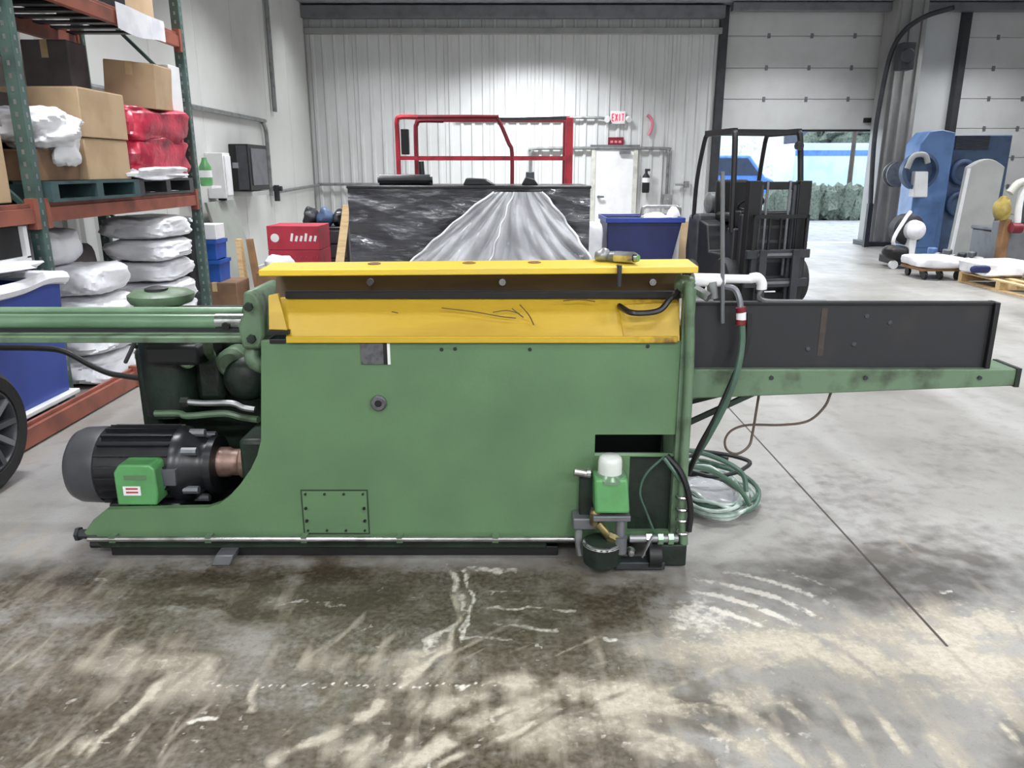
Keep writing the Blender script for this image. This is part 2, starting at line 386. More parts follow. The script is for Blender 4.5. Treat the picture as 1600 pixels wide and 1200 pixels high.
at = me.color_attributes.new('stain', 'FLOAT_COLOR', 'POINT'); at.data.foreach_set('color', st.astype(np.float32).ravel())
me.polygons.foreach_set('use_smooth', [True]*len(me.polygons))
m = bpy.data.materials.new('stained_concrete'); m.use_nodes = True; nt = m.node_tree; n = nt.nodes; L = nt.links.new; bs = n['Principled BSDF']
va = n.new('ShaderNodeVertexColor'); va.layer_name = 'stain'; sp = n.new('ShaderNodeSeparateColor'); L(va.outputs['Color'], sp.inputs['Color'])
tc = n.new('ShaderNodeTexCoord')
def nz(scale, det=5, stretch=None):
    t = n.new('ShaderNodeTexNoise'); t.inputs['Scale'].default_value = scale; t.inputs['Detail'].default_value = det
    if stretch:
        mp = n.new('ShaderNodeMapping'); mp.inputs['Scale'].default_value = stretch; mp.inputs['Rotation'].default_value = (0, 0, .5); L(tc.outputs['Object'], mp.inputs['Vector']); L(mp.outputs['Vector'], t.inputs['Vector'])
    else: L(tc.outputs['Object'], t.inputs['Vector'])
    return t.outputs['Fac']
def rng(s, a, b, c=0, d_=1):
    t = n.new('ShaderNodeMapRange'); t.inputs['From Min'].default_value = a; t.inputs['From Max'].default_value = b; t.inputs['To Min'].default_value = c; t.inputs['To Max'].default_value = d_
    L(s, t.inputs['Value']); return t.outputs['Result']
def mix(f, a, b):
    t = n.new('ShaderNodeMix'); t.data_type = 'RGBA'; L(f, t.inputs[0])
    for s, k in ((a, 6), (b, 7)):
        if isinstance(s, tuple): t.inputs[k].default_value = (*lin(s), 1)
        else: L(s, t.inputs[k])
    return t.outputs[2]
c = mix(rng(nz(.55, 6), .35, .68), (156, 154, 150), (124, 121, 115))
c = mix(rng(nz(1.5, 6, (1, .25, 1)), .47, .66, 0, .85), c, (166, 165, 162))
c = mix(rng(nz(9, 6), .52, .8, 0, .5), c, (108, 103, 96))
def grain(mask, nzo, k, a=.28, b=.72):
    t = n.new('ShaderNodeMath'); t.operation = 'MULTIPLY_ADD'; L(nzo, t.inputs[0]); t.inputs[1].default_value = k; L(mask, t.inputs[2])
    u = n.new('ShaderNodeMath'); u.operation = 'SUBTRACT'; L(t.outputs[0], u.inputs[0]); u.inputs[1].default_value = k*.5
    return rng(u.outputs[0], a, b)
fine, coarse, streak = nz(46, 6), nz(13, 6), nz(12, 7, (1, .16, 1))
c = mix(grain(va.outputs['Alpha'], coarse, 1.1, .2, .85), c, (90, 86, 80))
c = mix(grain(sp.outputs['Red'], coarse, 1.2, .15, .85), c, (106, 98, 85))
c = mix(grain(sp.outputs['Red'], fine, 1.0, .55, 1.0), c, (66, 58, 46))
c = mix(grain(sp.outputs['Green'], streak, 1.7, .2, .75), c, (164, 155, 140))
c = mix(grain(sp.outputs['Green'], fine, 1.3, .5, 1.05), c, (190, 182, 166))
c = mix(grain(sp.outputs['Blue'], fine, 1.0, .3, .75), c, (208, 203, 193))
c = mix(rng(nz(120, 3), .56, .75, 0, .35), c, (92, 86, 78))
L(c, bs.inputs['Base Color'])
ro = n.new('ShaderNodeMath'); ro.operation = 'MULTIPLY_ADD'; L(sp.outputs['Red'], ro.inputs[0]); ro.inputs[1].default_value = -.14; L(rng(nz(3, 4), .3, .7, .30, .48), ro.inputs[2]); L(ro.outputs[0], bs.inputs['Roughness'])
bp = n.new('ShaderNodeBump'); bp.inputs['Strength'].default_value = .12; bp.inputs['Distance'].default_value = .01; L(nz(50, 4), bp.inputs['Height']); L(bp.outputs['Normal'], bs.inputs['Normal'])
me.materials.append(m)
floor = bpy.data.objects.new('floor', me); COL.objects.link(floor); floor['kind'] = 'structure'; W0['floor'] = Vector((0, 0, 0))
mat('joint_dark', (70, 64, 58), .7)
j0, j1 = G(1130, 628), G(1480, 1010)
obj('joint', B().bar((j0.x, j0.y, .0006), (j1.x, j1.y, .0006), .009, .002), 'joint_dark', floor)

# ------------------------------------------------------------------ walls, ceiling, doors
HC = 4.9
def rib_panel(wd, h, depth=.03, pitch=.245, flat=False):
    b = B(); pr = [(0, 0)]
    k = int(round(wd/pitch)); p = wd/k
    for i in range(k):
        o = i*p; pr += [(o+p*.30, 0), (o+p*.40, -depth), (o+p*.60, -depth), (o+p*.70, 0)]
    pr += [(wd, 0)]
    n_ = len(pr)
    vs = [(x, y, 0) for x, y in pr]+[(x, y, h) for x, y in pr]
    fs = [(i, i+1, n_+i+1, n_+i) for i in range(n_-1)]
    vs += [(0, .04, 0), (wd, .04, 0), (0, .04, h), (wd, .04, h)]; q = 2*n_
    fs += [(q, q+2, q+3, q+1), (0, n_, q+2, q), (n_-1, q+1, q+3, 2*n_-1)]
    return b.add(vs, fs)
YB = 17.6
wb = struct('wall_back', B().box(-4.5, 4.40, YB+.05, YB+.25, 0, HC), 'wall_white')
pw = (4.38+4.36)/9
p0 = obj('panel', rib_panel(pw-.006, HC), 'wall_white', wb, ang=20, origin=(0, 0, 0)); p0.location = Vector((-4.36, YB, 0))-W0[wb.name]
for i in range(1, 9): inst('panel', p0, (-4.36+i*pw, YB, 0), wb)
# the exit door stands in the back wall; wall above the roll-up doors
XL = -4.36
wl = struct('wall_left', B().box(XL-.25, XL-.05, -4, YB+.05, 0, HC), 'wall_liner')
q0 = obj('panel', rib_panel(1.19, HC, .035, .30), 'wall_liner', wl, ang=20, origin=(0, 0, 0)); q0.rotation_euler = (0, 0, math.pi/2)
q0.location = Vector((XL, 2.4, 0))-W0[wl.name]
for i in range(1, 5): inst('panel', q0, (XL, 2.4+i*1.2, 0), wl)
f0 = obj('panel', B().box(-.045, 0, 0, 1.492, 0, HC), 'wall_liner', wl, bevel=.006, origin=(0, 0, 0)); f0.location = Vector((XL, 8.45, 0))-W0[wl.name]
for i in range(1, 6): inst('panel', f0, (XL, 8.45+i*1.5, 0), wl)
struct('wall_right', B().box(12.5, 12.7, -4, YB+.2, 0, HC), 'wall_white')
struct('wall_front', B().box(-4.5, 12.7, -4.2, -4, 0, HC), 'wall_white')
struct('ceiling', B().box(-4.5, 12.7, -4.2, YB+.3, HC, HC+.15), 'ceiling_grey')
# eave beam and girts along the back wall head
t = struct('trim_1', B().box(-4.36, 4.4, YB-.32, YB-.12, 4.62, 4.86), 'steel_grey', .01)
t2 = struct('trim_2', B().box(-4.36, 4.4, YB-.16, YB-.03, 4.34, 4.46), 'column_grey', .008)
struct('trim_3', B().box(4.36, 4.54, YB-.10, YB+.2, 0, HC-.01), 'steel_dark', .01)
struct('trim_4', B().box(4.5, 12.5, YB-.5, YB-.3, 4.72, 4.88), 'steel_grey', .01)

def sectional(name, x0, x1, levels, y, tracks=True):
    d_ = struct(name, loc=((x0+x1)/2, y, 0))
    for i, (a, b_) in enumerate(zip(levels[:-1], levels[1:])):
        obj('panel', B().box(x0, x1, y, y+.05, a+.006, b_-.006).box(x0+.01, x1-.01, y+.03, y+.048, a-.012, a+.02), 'door_panel', d_, bevel=.008)
        for k in range(1, 4):
            hx = x0+(x1-x0)*k/4
            if i: obj('hinge', B().box(hx-.03, hx+.03, y-.015, y, a-.05, a+.05), 'steel_grey', d_)
    return d_
d1 = sectional('door_1', 4.52, 8.15, [2.43, 3.06, 3.69, 4.32, 4.88], YB)
obj('seal', B().box(4.52, 8.15, YB-.01, YB+.06, 2.40, 2.44), 'rubber', d1)
trk = B(); trk.bar((8.12, YB-.1, 0), (8.12, YB-.1, 4.3), .09, .07)
pts = [P(1360, 318, 16.7), P(1366, 220, 16.7), P(1377, 150, 16.7), P(1388, 98, 16.7), P(1400, 66, 16.65), P(1420, 42, 16.6), P(1450, 24, 16.4), P(1490, 12, 16.0)]
trk.tube(pts, .05, 8, 5); trk.bar(P(1360, 318, 16.7), (P(1360, 318, 16.7).x, 16.7, 0), .1, .1)
obj('track', trk, 'steel_dark', d1)
obj('sensor', B().box(7.62, 7.78, YB-.06, YB-.005, 2.58, 2.68), 'black', d1, bevel=.01)
col_ = struct('column', B().box(7.74, 8.36, 16.85, 17.45, 0, HC), 'column_grey', .01)
obj('base_plate', B().box(7.66, 8.44, 16.76, 17.5, 0, .10), 'steel_dark', col_, bevel=.01)
for xx in (7.80, 8.0, 8.24): obj('rib', B().box(xx, xx+.05, 16.79, 16.85, .1, HC), 'column_grey', col_)
struct('wall_back_right', B().box(8.22, 9.5, YB, YB+.2, 0, HC), 'wall_white')
d3 = sectional('door_3', 9.55, 12.45, [0.02, .63, 1.24, 1.85, 2.46, 3.07, 3.68, 4.29, 4.88], YB)
obj('track', B().box(9.42, 9.56, YB-.2, YB+.1, 0, HC-.01), 'steel_dark', d3)
struct('wall_back_top', B().box(4.4, 12.6, YB+.06, YB+.2, 4.8, HC), 'wall_white')
struct('wall_outside', B().box(8.15, 8.3, YB, YB+.25, 0, HC), 'wall_white')

# exit door (hinged, white) in the back wall
ex0, ex1 = P(926, 300, YB).x, P(990, 300, YB).x
d2 = struct('door_2', B().box(ex0+.04, ex1-.04, YB-.075, YB-.03, .01, 2.02), 'white_paint', .004)
fr = B(); fr.box(ex0-.05, ex0+.04, YB-.09, YB-.02, 0, 2.1); fr.box(ex1-.04, ex1+.05, YB-.09, YB-.02, 0, 2.1)
obj('frame', fr, 'beige', d2); obj('lintel', B().box(ex0-.08, ex1+.08, YB-.10, YB-.02, 2.03, 2.12), 'steel_grey', d2)
obj('handle', B().cyl((ex0+.12, YB-.075, 1.02), (ex0+.12, YB-.13, 1.02), .03).box(ex0+.1, ex0+.24, YB-.14, YB-.12, 1.0, 1.04), 'steel_grey', d2)
obj('closer', B().box(ex1-.36, ex1-.12, YB-.14, YB-.075, 1.93, 1.99), 'steel_grey', d2)

# ------------------------------------------------------------------ what is outside the open roll-up door
struct('ground', B().box(-10, 45, YB+.25, 80, -.12, -.01), 'asphalt')
struct('threshold', B().box(4.5, 8.15, YB-.02, YB+.3, -.1, .004), 'white_paint')
tr = thing('box_trailer', 'pale blue and white trailer parked outside, right part of the open doorway', 'trailer', (13, 31, 0))
a, b_ = P(1252, 225, 30), P(1420, 290, 30)
obj('cargo_box', B().box(10.6, 16, 30, 32.4, .95, 2.55), 'truck_white', tr, bevel=.03)
obj('stripe', B().box(10.6, 16, 29.985, 30, 2.1, 2.3), 'truck_blue', tr)
obj('skirt', B().box(10.8, 15.8, 30.05, 30.15, .55, .95), 'steel_grey', tr)
for wx_ in (11.4, 12.4, 15): obj('wheel', B().lathe((wx_, 30.1, .45), (0, 1, 0), [(.2, 0), (.42, 0), (.45, .05), (.45, .25), (.42, .3)], 20), 'rubber', tr)
car = thing('parked_van', 'blue van parked outside beyond the forklift cab', 'van', (7.6, 30, 0))
prof = [(6.2, .4), (9.6, .4), (9.65, 1.2), (9.3, 1.35), (8.7, 2.1), (6.4, 2.1), (6.2, 1.9), (6.15, .9)]
obj('body', B().prism(prof, 'y', 29.2, 30.9), 'truck_blue', car, bevel=.06)
obj('side_window', B().prism([(7.2, 1.4), (9.1, 1.4), (8.6, 2.0), (7.2, 2.0)], 'y', 29.17, 29.2), 'glass_dark', car)
for wx_ in (6.85, 8.75): obj('wheel', B().lathe((wx_, 29.15, .33), (0, 1, 0), [(.1, -.01), (.3, 0), (.33, .04), (.33, .2)], 18), 'rubber', car)
hd = B()
for k in range(26):
    hx = 8.6+k*.3
    hd.blob((hx, 26+random.uniform(-.1, .15), .52), (.3, .35, .55+random.uniform(-.08, .1)), .7, 14, 9, k, .16, 8)
tag(obj('hedge', hd, 'hedge'), 'low dark hedge outside the doorway in front of the trailer', 'hedge')
bd = thing('office_building', 'grey building outside with dark upper windows above the trailer', 'building', (17, 46, 0))
obj('wall', B().box(10, 30, 45, 50, 0, 5.2), 'beige', bd); obj('roof', B().box(9.8, 30.2, 44.8, 50.2, 5.2, 5.5), 'steel_grey', bd)
for k in range(7):
    x_ = 15.2+k*1.9; f_ = obj('window', B().box(x_, x_+1.6, 44.94, 45, 2.95, 4.6), 'glass_dark', bd)
po = thing('light_pole', 'slim dark pole outside in front of the trailer', 'pole', (11.9, 28, 0))
obj('shaft', B().cyl((11.9, 28, .3), (11.9, 28, 4.4), .09, .06, 10), 'bark', po); obj('base', B().cyl((11.9, 28, 0), (11.9, 28, .3), .2, .17, 12), 'grey_panel', po)
te = thing('street_tree', 'leafy tree outside at the upper right corner of the doorway', 'tree', (14.9, 37.5, 0))
obj('trunk', B().cyl((14.9, 37.5, 0), (14.9, 37.5, 2.6), .16, .1, 10), 'bark', te)
cr = B()
for k in range(14): cr.blob((14.9+random.uniform(-1, 1), 37.5+random.uniform(-.8, .8), 3.4+random.uniform(-.9, .9)), (.7, .7, .6), .8, 14, 9, k+50, .2, 9)
obj('crown', cr, 'hedge', te)
# ------------------------------------------------------------------ the green hydraulic machine
F = 2.95
mc = thing('hydraulic_machine', 'long green hydraulic press machine with yellow trough standing on the wet floor', 'machine', (-.35, 3.3, 0))
def xz(px, py, Y=F): p = P(px, py, Y); return (p.x, p.z)
xl, xr = P(408, 620, F).x, P(1067, 700, F).x
zt = P(700, 533, F).z
out = [xz(408, 533), xz(408, 688), xz(402, 712), xz(392, 733), xz(376, 756), xz(358, 776), xz(343, 787), xz(325, 793), xz(166, 796), xz(146, 812), xz(132, 832)]
out = out+[(out[-1][0]+.02, .095), (xr, .095), (xr, zt)]
sp_ = obj('side_plate', B().prism(out[::-1], 'y', F, F+.03), 'green', mc)
o0, o1 = P(930, 679, F), P(1056, 712, F)
cut(sp_, B().box(o0.x, o1.x, F-.1, F+.1, o1.z, o0.z))
# lower half of the opening is closed by a set-back plate
r0, r1 = P(906, 712, F), P(1060, 842, F)
cut(sp_, B().box(P(985, 700, F).x, r1.x-.02, F-.1, F+.1, .13, o1.z-.004))
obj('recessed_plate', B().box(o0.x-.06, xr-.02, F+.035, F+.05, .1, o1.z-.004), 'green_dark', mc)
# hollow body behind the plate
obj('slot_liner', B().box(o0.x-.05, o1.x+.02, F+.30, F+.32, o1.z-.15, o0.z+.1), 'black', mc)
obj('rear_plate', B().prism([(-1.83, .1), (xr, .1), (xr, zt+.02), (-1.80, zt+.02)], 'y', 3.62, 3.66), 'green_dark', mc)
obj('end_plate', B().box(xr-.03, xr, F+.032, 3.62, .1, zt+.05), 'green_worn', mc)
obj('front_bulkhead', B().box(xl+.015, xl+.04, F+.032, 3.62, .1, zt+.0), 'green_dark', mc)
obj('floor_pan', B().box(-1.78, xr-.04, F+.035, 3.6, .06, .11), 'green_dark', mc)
# base: two skids, tie rail and feet
b0 = out[10][0]
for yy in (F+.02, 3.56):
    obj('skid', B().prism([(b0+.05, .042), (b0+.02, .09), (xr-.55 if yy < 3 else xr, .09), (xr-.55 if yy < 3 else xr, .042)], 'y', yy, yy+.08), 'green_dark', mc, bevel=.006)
    obj('ground_shade_bar', B().box(b0+.08, xr-.5 if yy < 3 else xr-.03, yy+.015, yy+.075, 0, .044), 'black', mc, bevel=.004)  # black bar paints the ground shadow under the skid, replacing foot pads
rail = obj('tie_rail', B().cyl((b0+.03, F-.03, .112), (P(905, 840, F).x, F-.03, .112), .0115, n=12), 'chrome', mc)
for k in range(6): 
    x_ = b0+.12+k*.4
    obj('rail_clip', B().box(x_, x_+.025, F-.04, F, .098, .126), 'green_worn', mc)
q = P(126, 838, F); obj('end_bolt', B().cyl((b0-.03, F+.02, .11), (b0+.05, F+.02, .11), .022, n=8).cyl((b0-.045, F+.02, .11), (b0-.03, F+.02, .11), .03, n=6), 'steel_dark', mc)
obj('end_bolt', B().cyl((b0+.0, F+.04, .055), (b0+.09, F+.04, .055), .02, n=8), 'black', mc)
q = P(343, 866, 2.9); obj('levelling_foot', B().hexa([(q.x-.04, 2.895, .0), (q.x+.04, 2.895, .0), (q.x+.04, 3.0, .0), (q.x-.04, 3.0, .0), (q.x-.02, 2.905, .045), (q.x+.055, 2.905, .045), (q.x+.055, 3.0, .045), (q.x-.02, 3.0, .045)]), 'steel_grey', mc, bevel=.005)
q = P(1050, 872, 2.9)
obj('corner_foot', B().box(q.x-.055, q.x+.055, 2.88, F, .008, .105), 'green_dark', mc, bevel=.006)
obj('corner_post', B().box(xr-.035, xr+.012, F-.012, F+.03, .09, zt+.21), 'green_worn', mc, bevel=.004)
# access cover with bolts
a, b_ = P(472, 767, F), P(576, 832, F)
ac = obj('access_cover', B().box(a.x, b_.x, F-.004, F, b_.z, a.z), 'green', mc)
gk = B()
for (xa, xb, za, zb) in ((a.x-.006, b_.x+.006, a.z, a.z+.006), (a.x-.006, b_.x+.006, b_.z-.006, b_.z), (a.x-.006, a.x, b_.z, a.z), (b_.x, b_.x+.006, b_.z, a.z)): gk.box(xa, xb, F-.003, F, za, zb)
obj('gasket', gk, mat('gasket_dark', (44, 58, 42), .7), ac)
for i in range(4):
    for x_, z_ in ((a.x+.014+i*(b_.x-a.x-.028)/3, a.z-.012), (a.x+.014+i*(b_.x-a.x-.028)/3, b_.z+.012)):
        obj('bolt', B().cyl((x_, F-.010, z_), (x_, F-.004, z_), .0055, n=6), 'green_dark', ac)
for z_ in (a.z*.6+b_.z*.4, a.z*.3+b_.z*.7):
    for x_ in (a.x+.012, b_.x-.012): obj('bolt', B().cyl((x_, F-.012, z_), (x_, F-.004, z_), .0065, n=6), 'black', ac)
# rating plate, bore plug, small screw holes
a, b_ = P(563, 536, F), P(600, 569, F)
npl = obj('nameplate', B().box(a.x, b_.x, F-.006, F, b_.z, a.z), 'nameplate', mc, bevel=.001, label='small grey rating plate with a dark edge')
c_ = P(613, 569, F); obj('backing', B().box(b_.x, b_.x+.016, F-.005, F, b_.z, a.z), 'black', npl); obj('edge', B().box(b_.x+.016, b_.x+.027, F-.006, F, b_.z, a.z), 'white_paint', npl)
q = P(592, 629, F); pl = obj('bore_bushing', B().lathe((q.x, F, q.z), (0, -1, 0), [(.032, 0), (.032, .012), (.026, .018), (.014, .018), (.013, .004), (.001, .004)], 24), 'nameplate', mc)
obj('plug', B().cyl((q.x, F-.016, q.z), (q.x, F-.004, q.z), .0125, n=12), 'black', pl)
for px_, py_ in ((690, 546), (711, 545), (828, 546), (1012, 541)):
    q = P(px_, py_, F); obj('screw', B().cyl((q.x, F-.003, q.z), (q.x, F+.004, q.z), .008, n=8), 'green_dark', mc)

# yellow trough: sloped face, dark recess above it, end wings and the lid
t0, t1 = P(448, 531, F-.01), P(1058, 532, F-.01)
u0, u1 = P(436, 466, 3.05), P(1062, 466, 3.05)
tg = obj('trough_face', B().hexa([(t0.x, F-.01, zt), (t1.x, F-.01, zt), (t1.x, F+.02, zt), (t0.x, F+.02, zt), (u0.x, 3.05, u0.z), (u1.x, 3.05, u1.z), (u1.x, 3.08, u1.z), (u0.x, 3.08, u0.z)]), 'yellow', mc, bevel=.003)
obj('lip', B().box(t0.x, t1.x, F-.02, F-.008, zt-.004, zt+.022), 'yellow', tg, bevel=.003)
k0, k1 = P(430, 466, 3.08), P(1064, 432, 3.12)
obj('recess_face', B().hexa([(k0.x, 3.08, k0.z), (k1.x, 3.08, k0.z), (k1.x, 3.12, k0.z), (k0.x, 3.12, k0.z), (k0.x, 3.13, 1.215), (k1.x, 3.13, 1.215), (k1.x, 3.16, 1.215), (k0.x, 3.16, 1.215)]), 'yellow_shade_scuff', mc)  # shade under the lid is put into this darker yellow
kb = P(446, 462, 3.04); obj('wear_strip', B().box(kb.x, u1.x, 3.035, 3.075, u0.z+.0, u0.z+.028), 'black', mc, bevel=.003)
for px_ in (578, 785, 1020):
    q = P(px_, 441, 3.09); obj('bolt', B().cyl((q.x, 3.085, q.z), (q.x, 3.12, q.z), .014, n=8).cyl((q.x, 3.075, q.z), (q.x, 3.085, q.z), .008, n=8), 'chrome' if px_ != 578 else 'steel_grey', mc)
w0, w1, w2, w3 = P(419, 462, 2.99), P(434, 459, 2.99), P(449, 516, 2.95), P(420, 515, 2.95)
obj('end_wing', B().hexa([w3, w2, (w2.x, w2.y+.02, w2.z), (w3.x, w3.y+.02, w3.z), w0, w1, (w1.x, w1.y+.02, w1.z), (w0.x, w0.y+.02, w0.z)]), 'yellow', mc, bevel=.002)
obj('end_wing', B().hexa([(P(975, 531, 2.94).x, 2.938, zt+.002), (t1.x+.01, 2.938, zt+.002), (t1.x+.01, 2.96, zt+.002), (P(975, 531, 2.94).x, 2.96, zt+.002), (P(968, 475, 3).x, 3.03, zt+.13), (P(1062, 470, 3).x, 3.0, zt+.145), (P(1062, 470, 3).x, 3.05, zt+.145), (P(968, 475, 3).x, 3.05, zt+.13)]), 'yellow', mc, bevel=.002)
obj('stop_strip', B().box(P(420, 520, F).x, P(452, 520, F).x, F-.015, F+.03, P(0, 522, F).z, P(0, 516, F).z), 'black', mc)
q0_, q1_ = P(422, 537, F), P(446, 531, F); obj('slot', B().box(q0_.x, q1_.x, F-.003, F+.01, q0_.z, q1_.z), 'black', mc)
for st_ in ([(690, 481), (740, 487), (780, 494), (806, 497)], [(770, 488), (792, 485), (812, 490)], [(812, 476), (826, 492), (834, 508)], [(800, 482), (818, 496)], [(880, 470), (905, 468), (930, 471)], [(612, 487), (622, 489)]):
    pts = []
    for px_, py_ in st_:
        f = (531-py_)/65; pts.append(P(px_, py_, F-.0115+f*.06))
    obj('scuff', B().tube(pts, .0022, 5, 4), 'yellow_shade_scuff', tg)
# the lid: a long plate that slopes gently up to the right and overhangs towards the front
la, lb = P(404, 432, 2.90), P(1091, 427, 2.90)
def lidp(x): return la.z+(lb.z-la.z)*(x-la.x)/(lb.x-la.x)
lid = obj('lid', B().hexa([(la.x, 2.90, la.z), (lb.x, 2.90, lb.z), (lb.x, 3.08, lb.z+.008), (la.x, 3.08, la.z+.008), (la.x, 2.90, la.z+.024), (lb.x, 2.90, lb.z+.026), (lb.x, 3.08, lb.z+.034), (la.x, 3.08, la.z+.032)]), 'yellow_bright', mc, bevel=.004)
for px_ in (585, 733, 835):
    q = P(px_, 413, 3.02); z_ = lidp(q.x)+.027; obj('hole_rim', B().lathe((q.x, 3.02, z_), (0, 0, 1), [(.026, 0), (.026, .006), (.018, .008), (.016, .003), (.001, .003)], 16), 'wood_dark', lid)
q = P(962, 410, 3.0); z_ = lidp(q.x)+.024
vf = obj('valve_fitting', B().blob((q.x-.045, 3.04, z_+.03), (.032, .034, .03), .9, 16, 10, 2, .08).cyl((q.x-.02, 3.03, z_+.025), (q.x+.02, 2.99, z_+.03), .022), 'galv', lid)
obj('union_nut', B().cyl((q.x+.0, 3.0, z_+.028), (q.x+.065, 2.95, z_+.03), .024, n=6).cyl((q.x+.065, 2.95, z_+.03), (q.x+.075, 2.945, z_+.03), .016), 'chrome', vf)
obj('bore', B().cyl((q.x+.072, 2.945, z_+.03), (q.x+.078, 2.94, z_+.03), .013), 'green_bright', vf)
obj('lid_pin', B().cyl((q.x-.0, 2.885, z_-.07), (q.x-.0, 2.885, z_+.01), .009).cyl((q.x, 2.885, z_+.0), (q.x, 2.93, z_+.0), .008), 'steel_dark', lid)

# sagging black hose over the yellow face
pts = [P(968, 478, 3.02), P(985, 488, 2.93), P(1010, 489, 2.92), P(1032, 484, 2.92), P(1046, 468, 2.94), P(1060, 455, 2.98)]
obj('hose', B().tube(pts, .012), 'black_gloss', mc)

# manifold on the right end, above the chute
man = obj('manifold', B().cyl(P(1082, 435, 3.0), P(1176, 436, 3.05), .017).cyl(P(1082, 437, 3.0), P(1130, 438, 3.02), .026), 'white_paint', mc)
obj('elbow', B().tube([P(1172, 435, 3.05), P(1184, 434, 3.05), P(1190, 442, 3.05), P(1190, 452, 3.05)], .02, 10), 'white_paint', man)
obj('valve_body', B().blob(P(1070, 445, 3.0), (.04, .04, .035), .7, 16, 10, 5, .06), 'green_worn', man)
obj('nut', B().cyl(P(1086, 452, 2.97), P(1108, 465, 2.93), .02, n=6), 'chrome', man)
obj('tee', B().cyl(P(1112, 440, 3.0), P(1114, 466, 3.0), .02), 'galv', man)
obj('pipe', B().tube([P(1130, 447, 3.02), P(1148, 452, 3.0), P(1156, 470, 2.98), P(1157, 484, 2.96)], .012), 'steel_grey', mc)
h1 = obj('hose', B().tube([P(1157, 482, 2.96), P(1160, 530, 2.94), P(1152, 580, 2.92), P(1134, 630, 2.92), P(1108, 680, 2.95), P(1086, 716, 3.0)], .013, sub=8), 'hose_green', mc)
obj('hose', B().tube([P(1170, 490, 2.99), P(1166, 540, 2.97), P(1146, 590, 2.95), P(1118, 652, 2.94), P(1092, 700, 2.96), P(1076, 740, 3.0)], .011, sub=8), 'black', mc)
obj('coupling_sleeve', B().cyl(P(1157, 480, 2.958), P(1158, 488, 2.957), .02), 'dark_red', h1); obj('coupling_sleeve', B().cyl(P(1158, 488, 2.957), P(1158, 500, 2.954), .019), 'white_paint', h1); obj('coupling_sleeve', B().cyl(P(1158, 500, 2.954), P(1157, 508, 2.952), .02), 'dark_red', h1)
obj('pipe', B().tube([P(1190, 452, 3.05), P(1186, 464, 3.06), P(1200, 470, 3.08), P(1250, 471, 3.1), P(1290, 471, 3.1)], .008), 'galv', mc)
obj('sensor_rod', B().cyl(P(1129, 505, 3.0), P(1129, 268, 3.0), .0085, n=8), 'steel_grey', mc)
# worn pipe and cable bundle down the corner
obj('riser_pipe', B().tube([P(1077, 440, 2.93), P(1078, 520, 2.92), P(1076, 600, 2.92), P(1070, 700, 2.92), P(1066, 790, 2.91), P(1068, 850, 2.9)], .019, 10), 'green_worn', mc)
obj('hose', B().tube([P(1042, 712, 2.94), P(1062, 735, 2.9), P(1074, 765, 2.88), P(1079, 800, 2.88), P(1076, 830, 2.88)], .013), 'black', mc)
obj('hose', B().tube([P(1038, 716, 2.93), P(1052, 735, 2.91), P(1064, 752, 2.9)], .009), 'hose_green', mc)
for py_ in (776, 795, 812, 832):
    obj('pipe_clamp', B().torus(P(1066, py_, 2.905), (0, .1, 1), .022, .008, 16, 8), 'chrome', mc)
obj('hose', B().tube([P(1040, 712, F), P(1010, 740, F-.01), P(1000, 770, F-.01), P(1010, 800, F-.01), P(1024, 836, F-.02)], .005), 'hose_green', mc)

# lubricator unit in front of the lower opening
pu = obj('lubricator', B().hexa([(P(928, 800, 2.84).x, 2.80, P(0, 800, 2.82).z), (P(982, 800, 2.84).x, 2.80, P(0, 800, 2.82).z), (P(982, 800, 2.84).x, 2.92, P(0, 800, 2.82).z), (P(928, 800, 2.84).x, 2.92, P(0, 800, 2.82).z),
    (P(928, 746, 2.84).x, 2.81, P(0, 748, 2.82).z), (P(980, 746, 2.84).x, 2.81, P(0, 748, 2.82).z), (P(980, 746, 2.84).x, 2.92, P(0, 748, 2.82).z), (P(928, 746, 2.84).x, 2.92, P(0, 748, 2.82).z)]), 'green_bright', mc, bevel=.012, seg=3, label='bright green lubricator bowl with a white cap')
q = P(953, 745, 2.86); obj('collar', B().lathe((q.x, 2.865, q.z-.012), (0, 0, 1), [(.066, 0), (.066, .012), (.056, .022), (.05, .03)], 24), 'green_pale', pu)
obj('cap', B().lathe((q.x, 2.865, q.z+.015), (0, 0, 1), [(.048, 0), (.048, .05), (.044, .066), (.034, .074), (.001, .076)], 24), 'clear_cap', pu)
q = P(954, 803, 2.86); obj('base_block', B().box(q.x-.075, q.x+.075, 2.81, 2.93, q.z-.012, q.z+.012), 'steel_grey', pu, bevel=.004)
q = P(908, 736, 2.9); obj('knob', B().cyl((q.x-.03, 2.88, q.z+.006), (q.x+.03, 2.88, q.z-.006), .017).cyl((q.x+.02, 2.88, q.z), (q.x+.035, 2.88, q.z), .022), 'chrome', mc)
obj('bracket', B().box(P(905, 0, 2.93).x if False else P(905, 770, 2.93).x, P(926, 770, 2.93).x, 2.9, F, P(0, 812, 2.93).z, P(0, 742, 2.93).z), 'green_dark', mc, bevel=.004)
q = P(918, 818, 2.88); fb = obj('filter_bracket', B().box(q.x-.06, q.x+.05, 2.86, F, q.z-.02, q.z+.03), 'steel_grey', mc, bevel=.006)
q = P(930, 812, 2.85)
obj('fitting', B().cyl((q.x, 2.85, q.z-.02), (q.x+.0, 2.85, q.z+.03), .022).blob((q.x, 2.85, q.z+.03), (.024, .024, .02), 1, 12, 8, 1, 0), 'brass', mc)
obj('fitting', B().cyl((q.x+.01, 2.84, q.z-.01), (q.x+.06, 2.83, q.z-.07), .018).cyl((q.x+.05, 2.83, q.z-.06), (q.x+.09, 2.83, q.z-.08), .021, n=6), 'brass', mc)
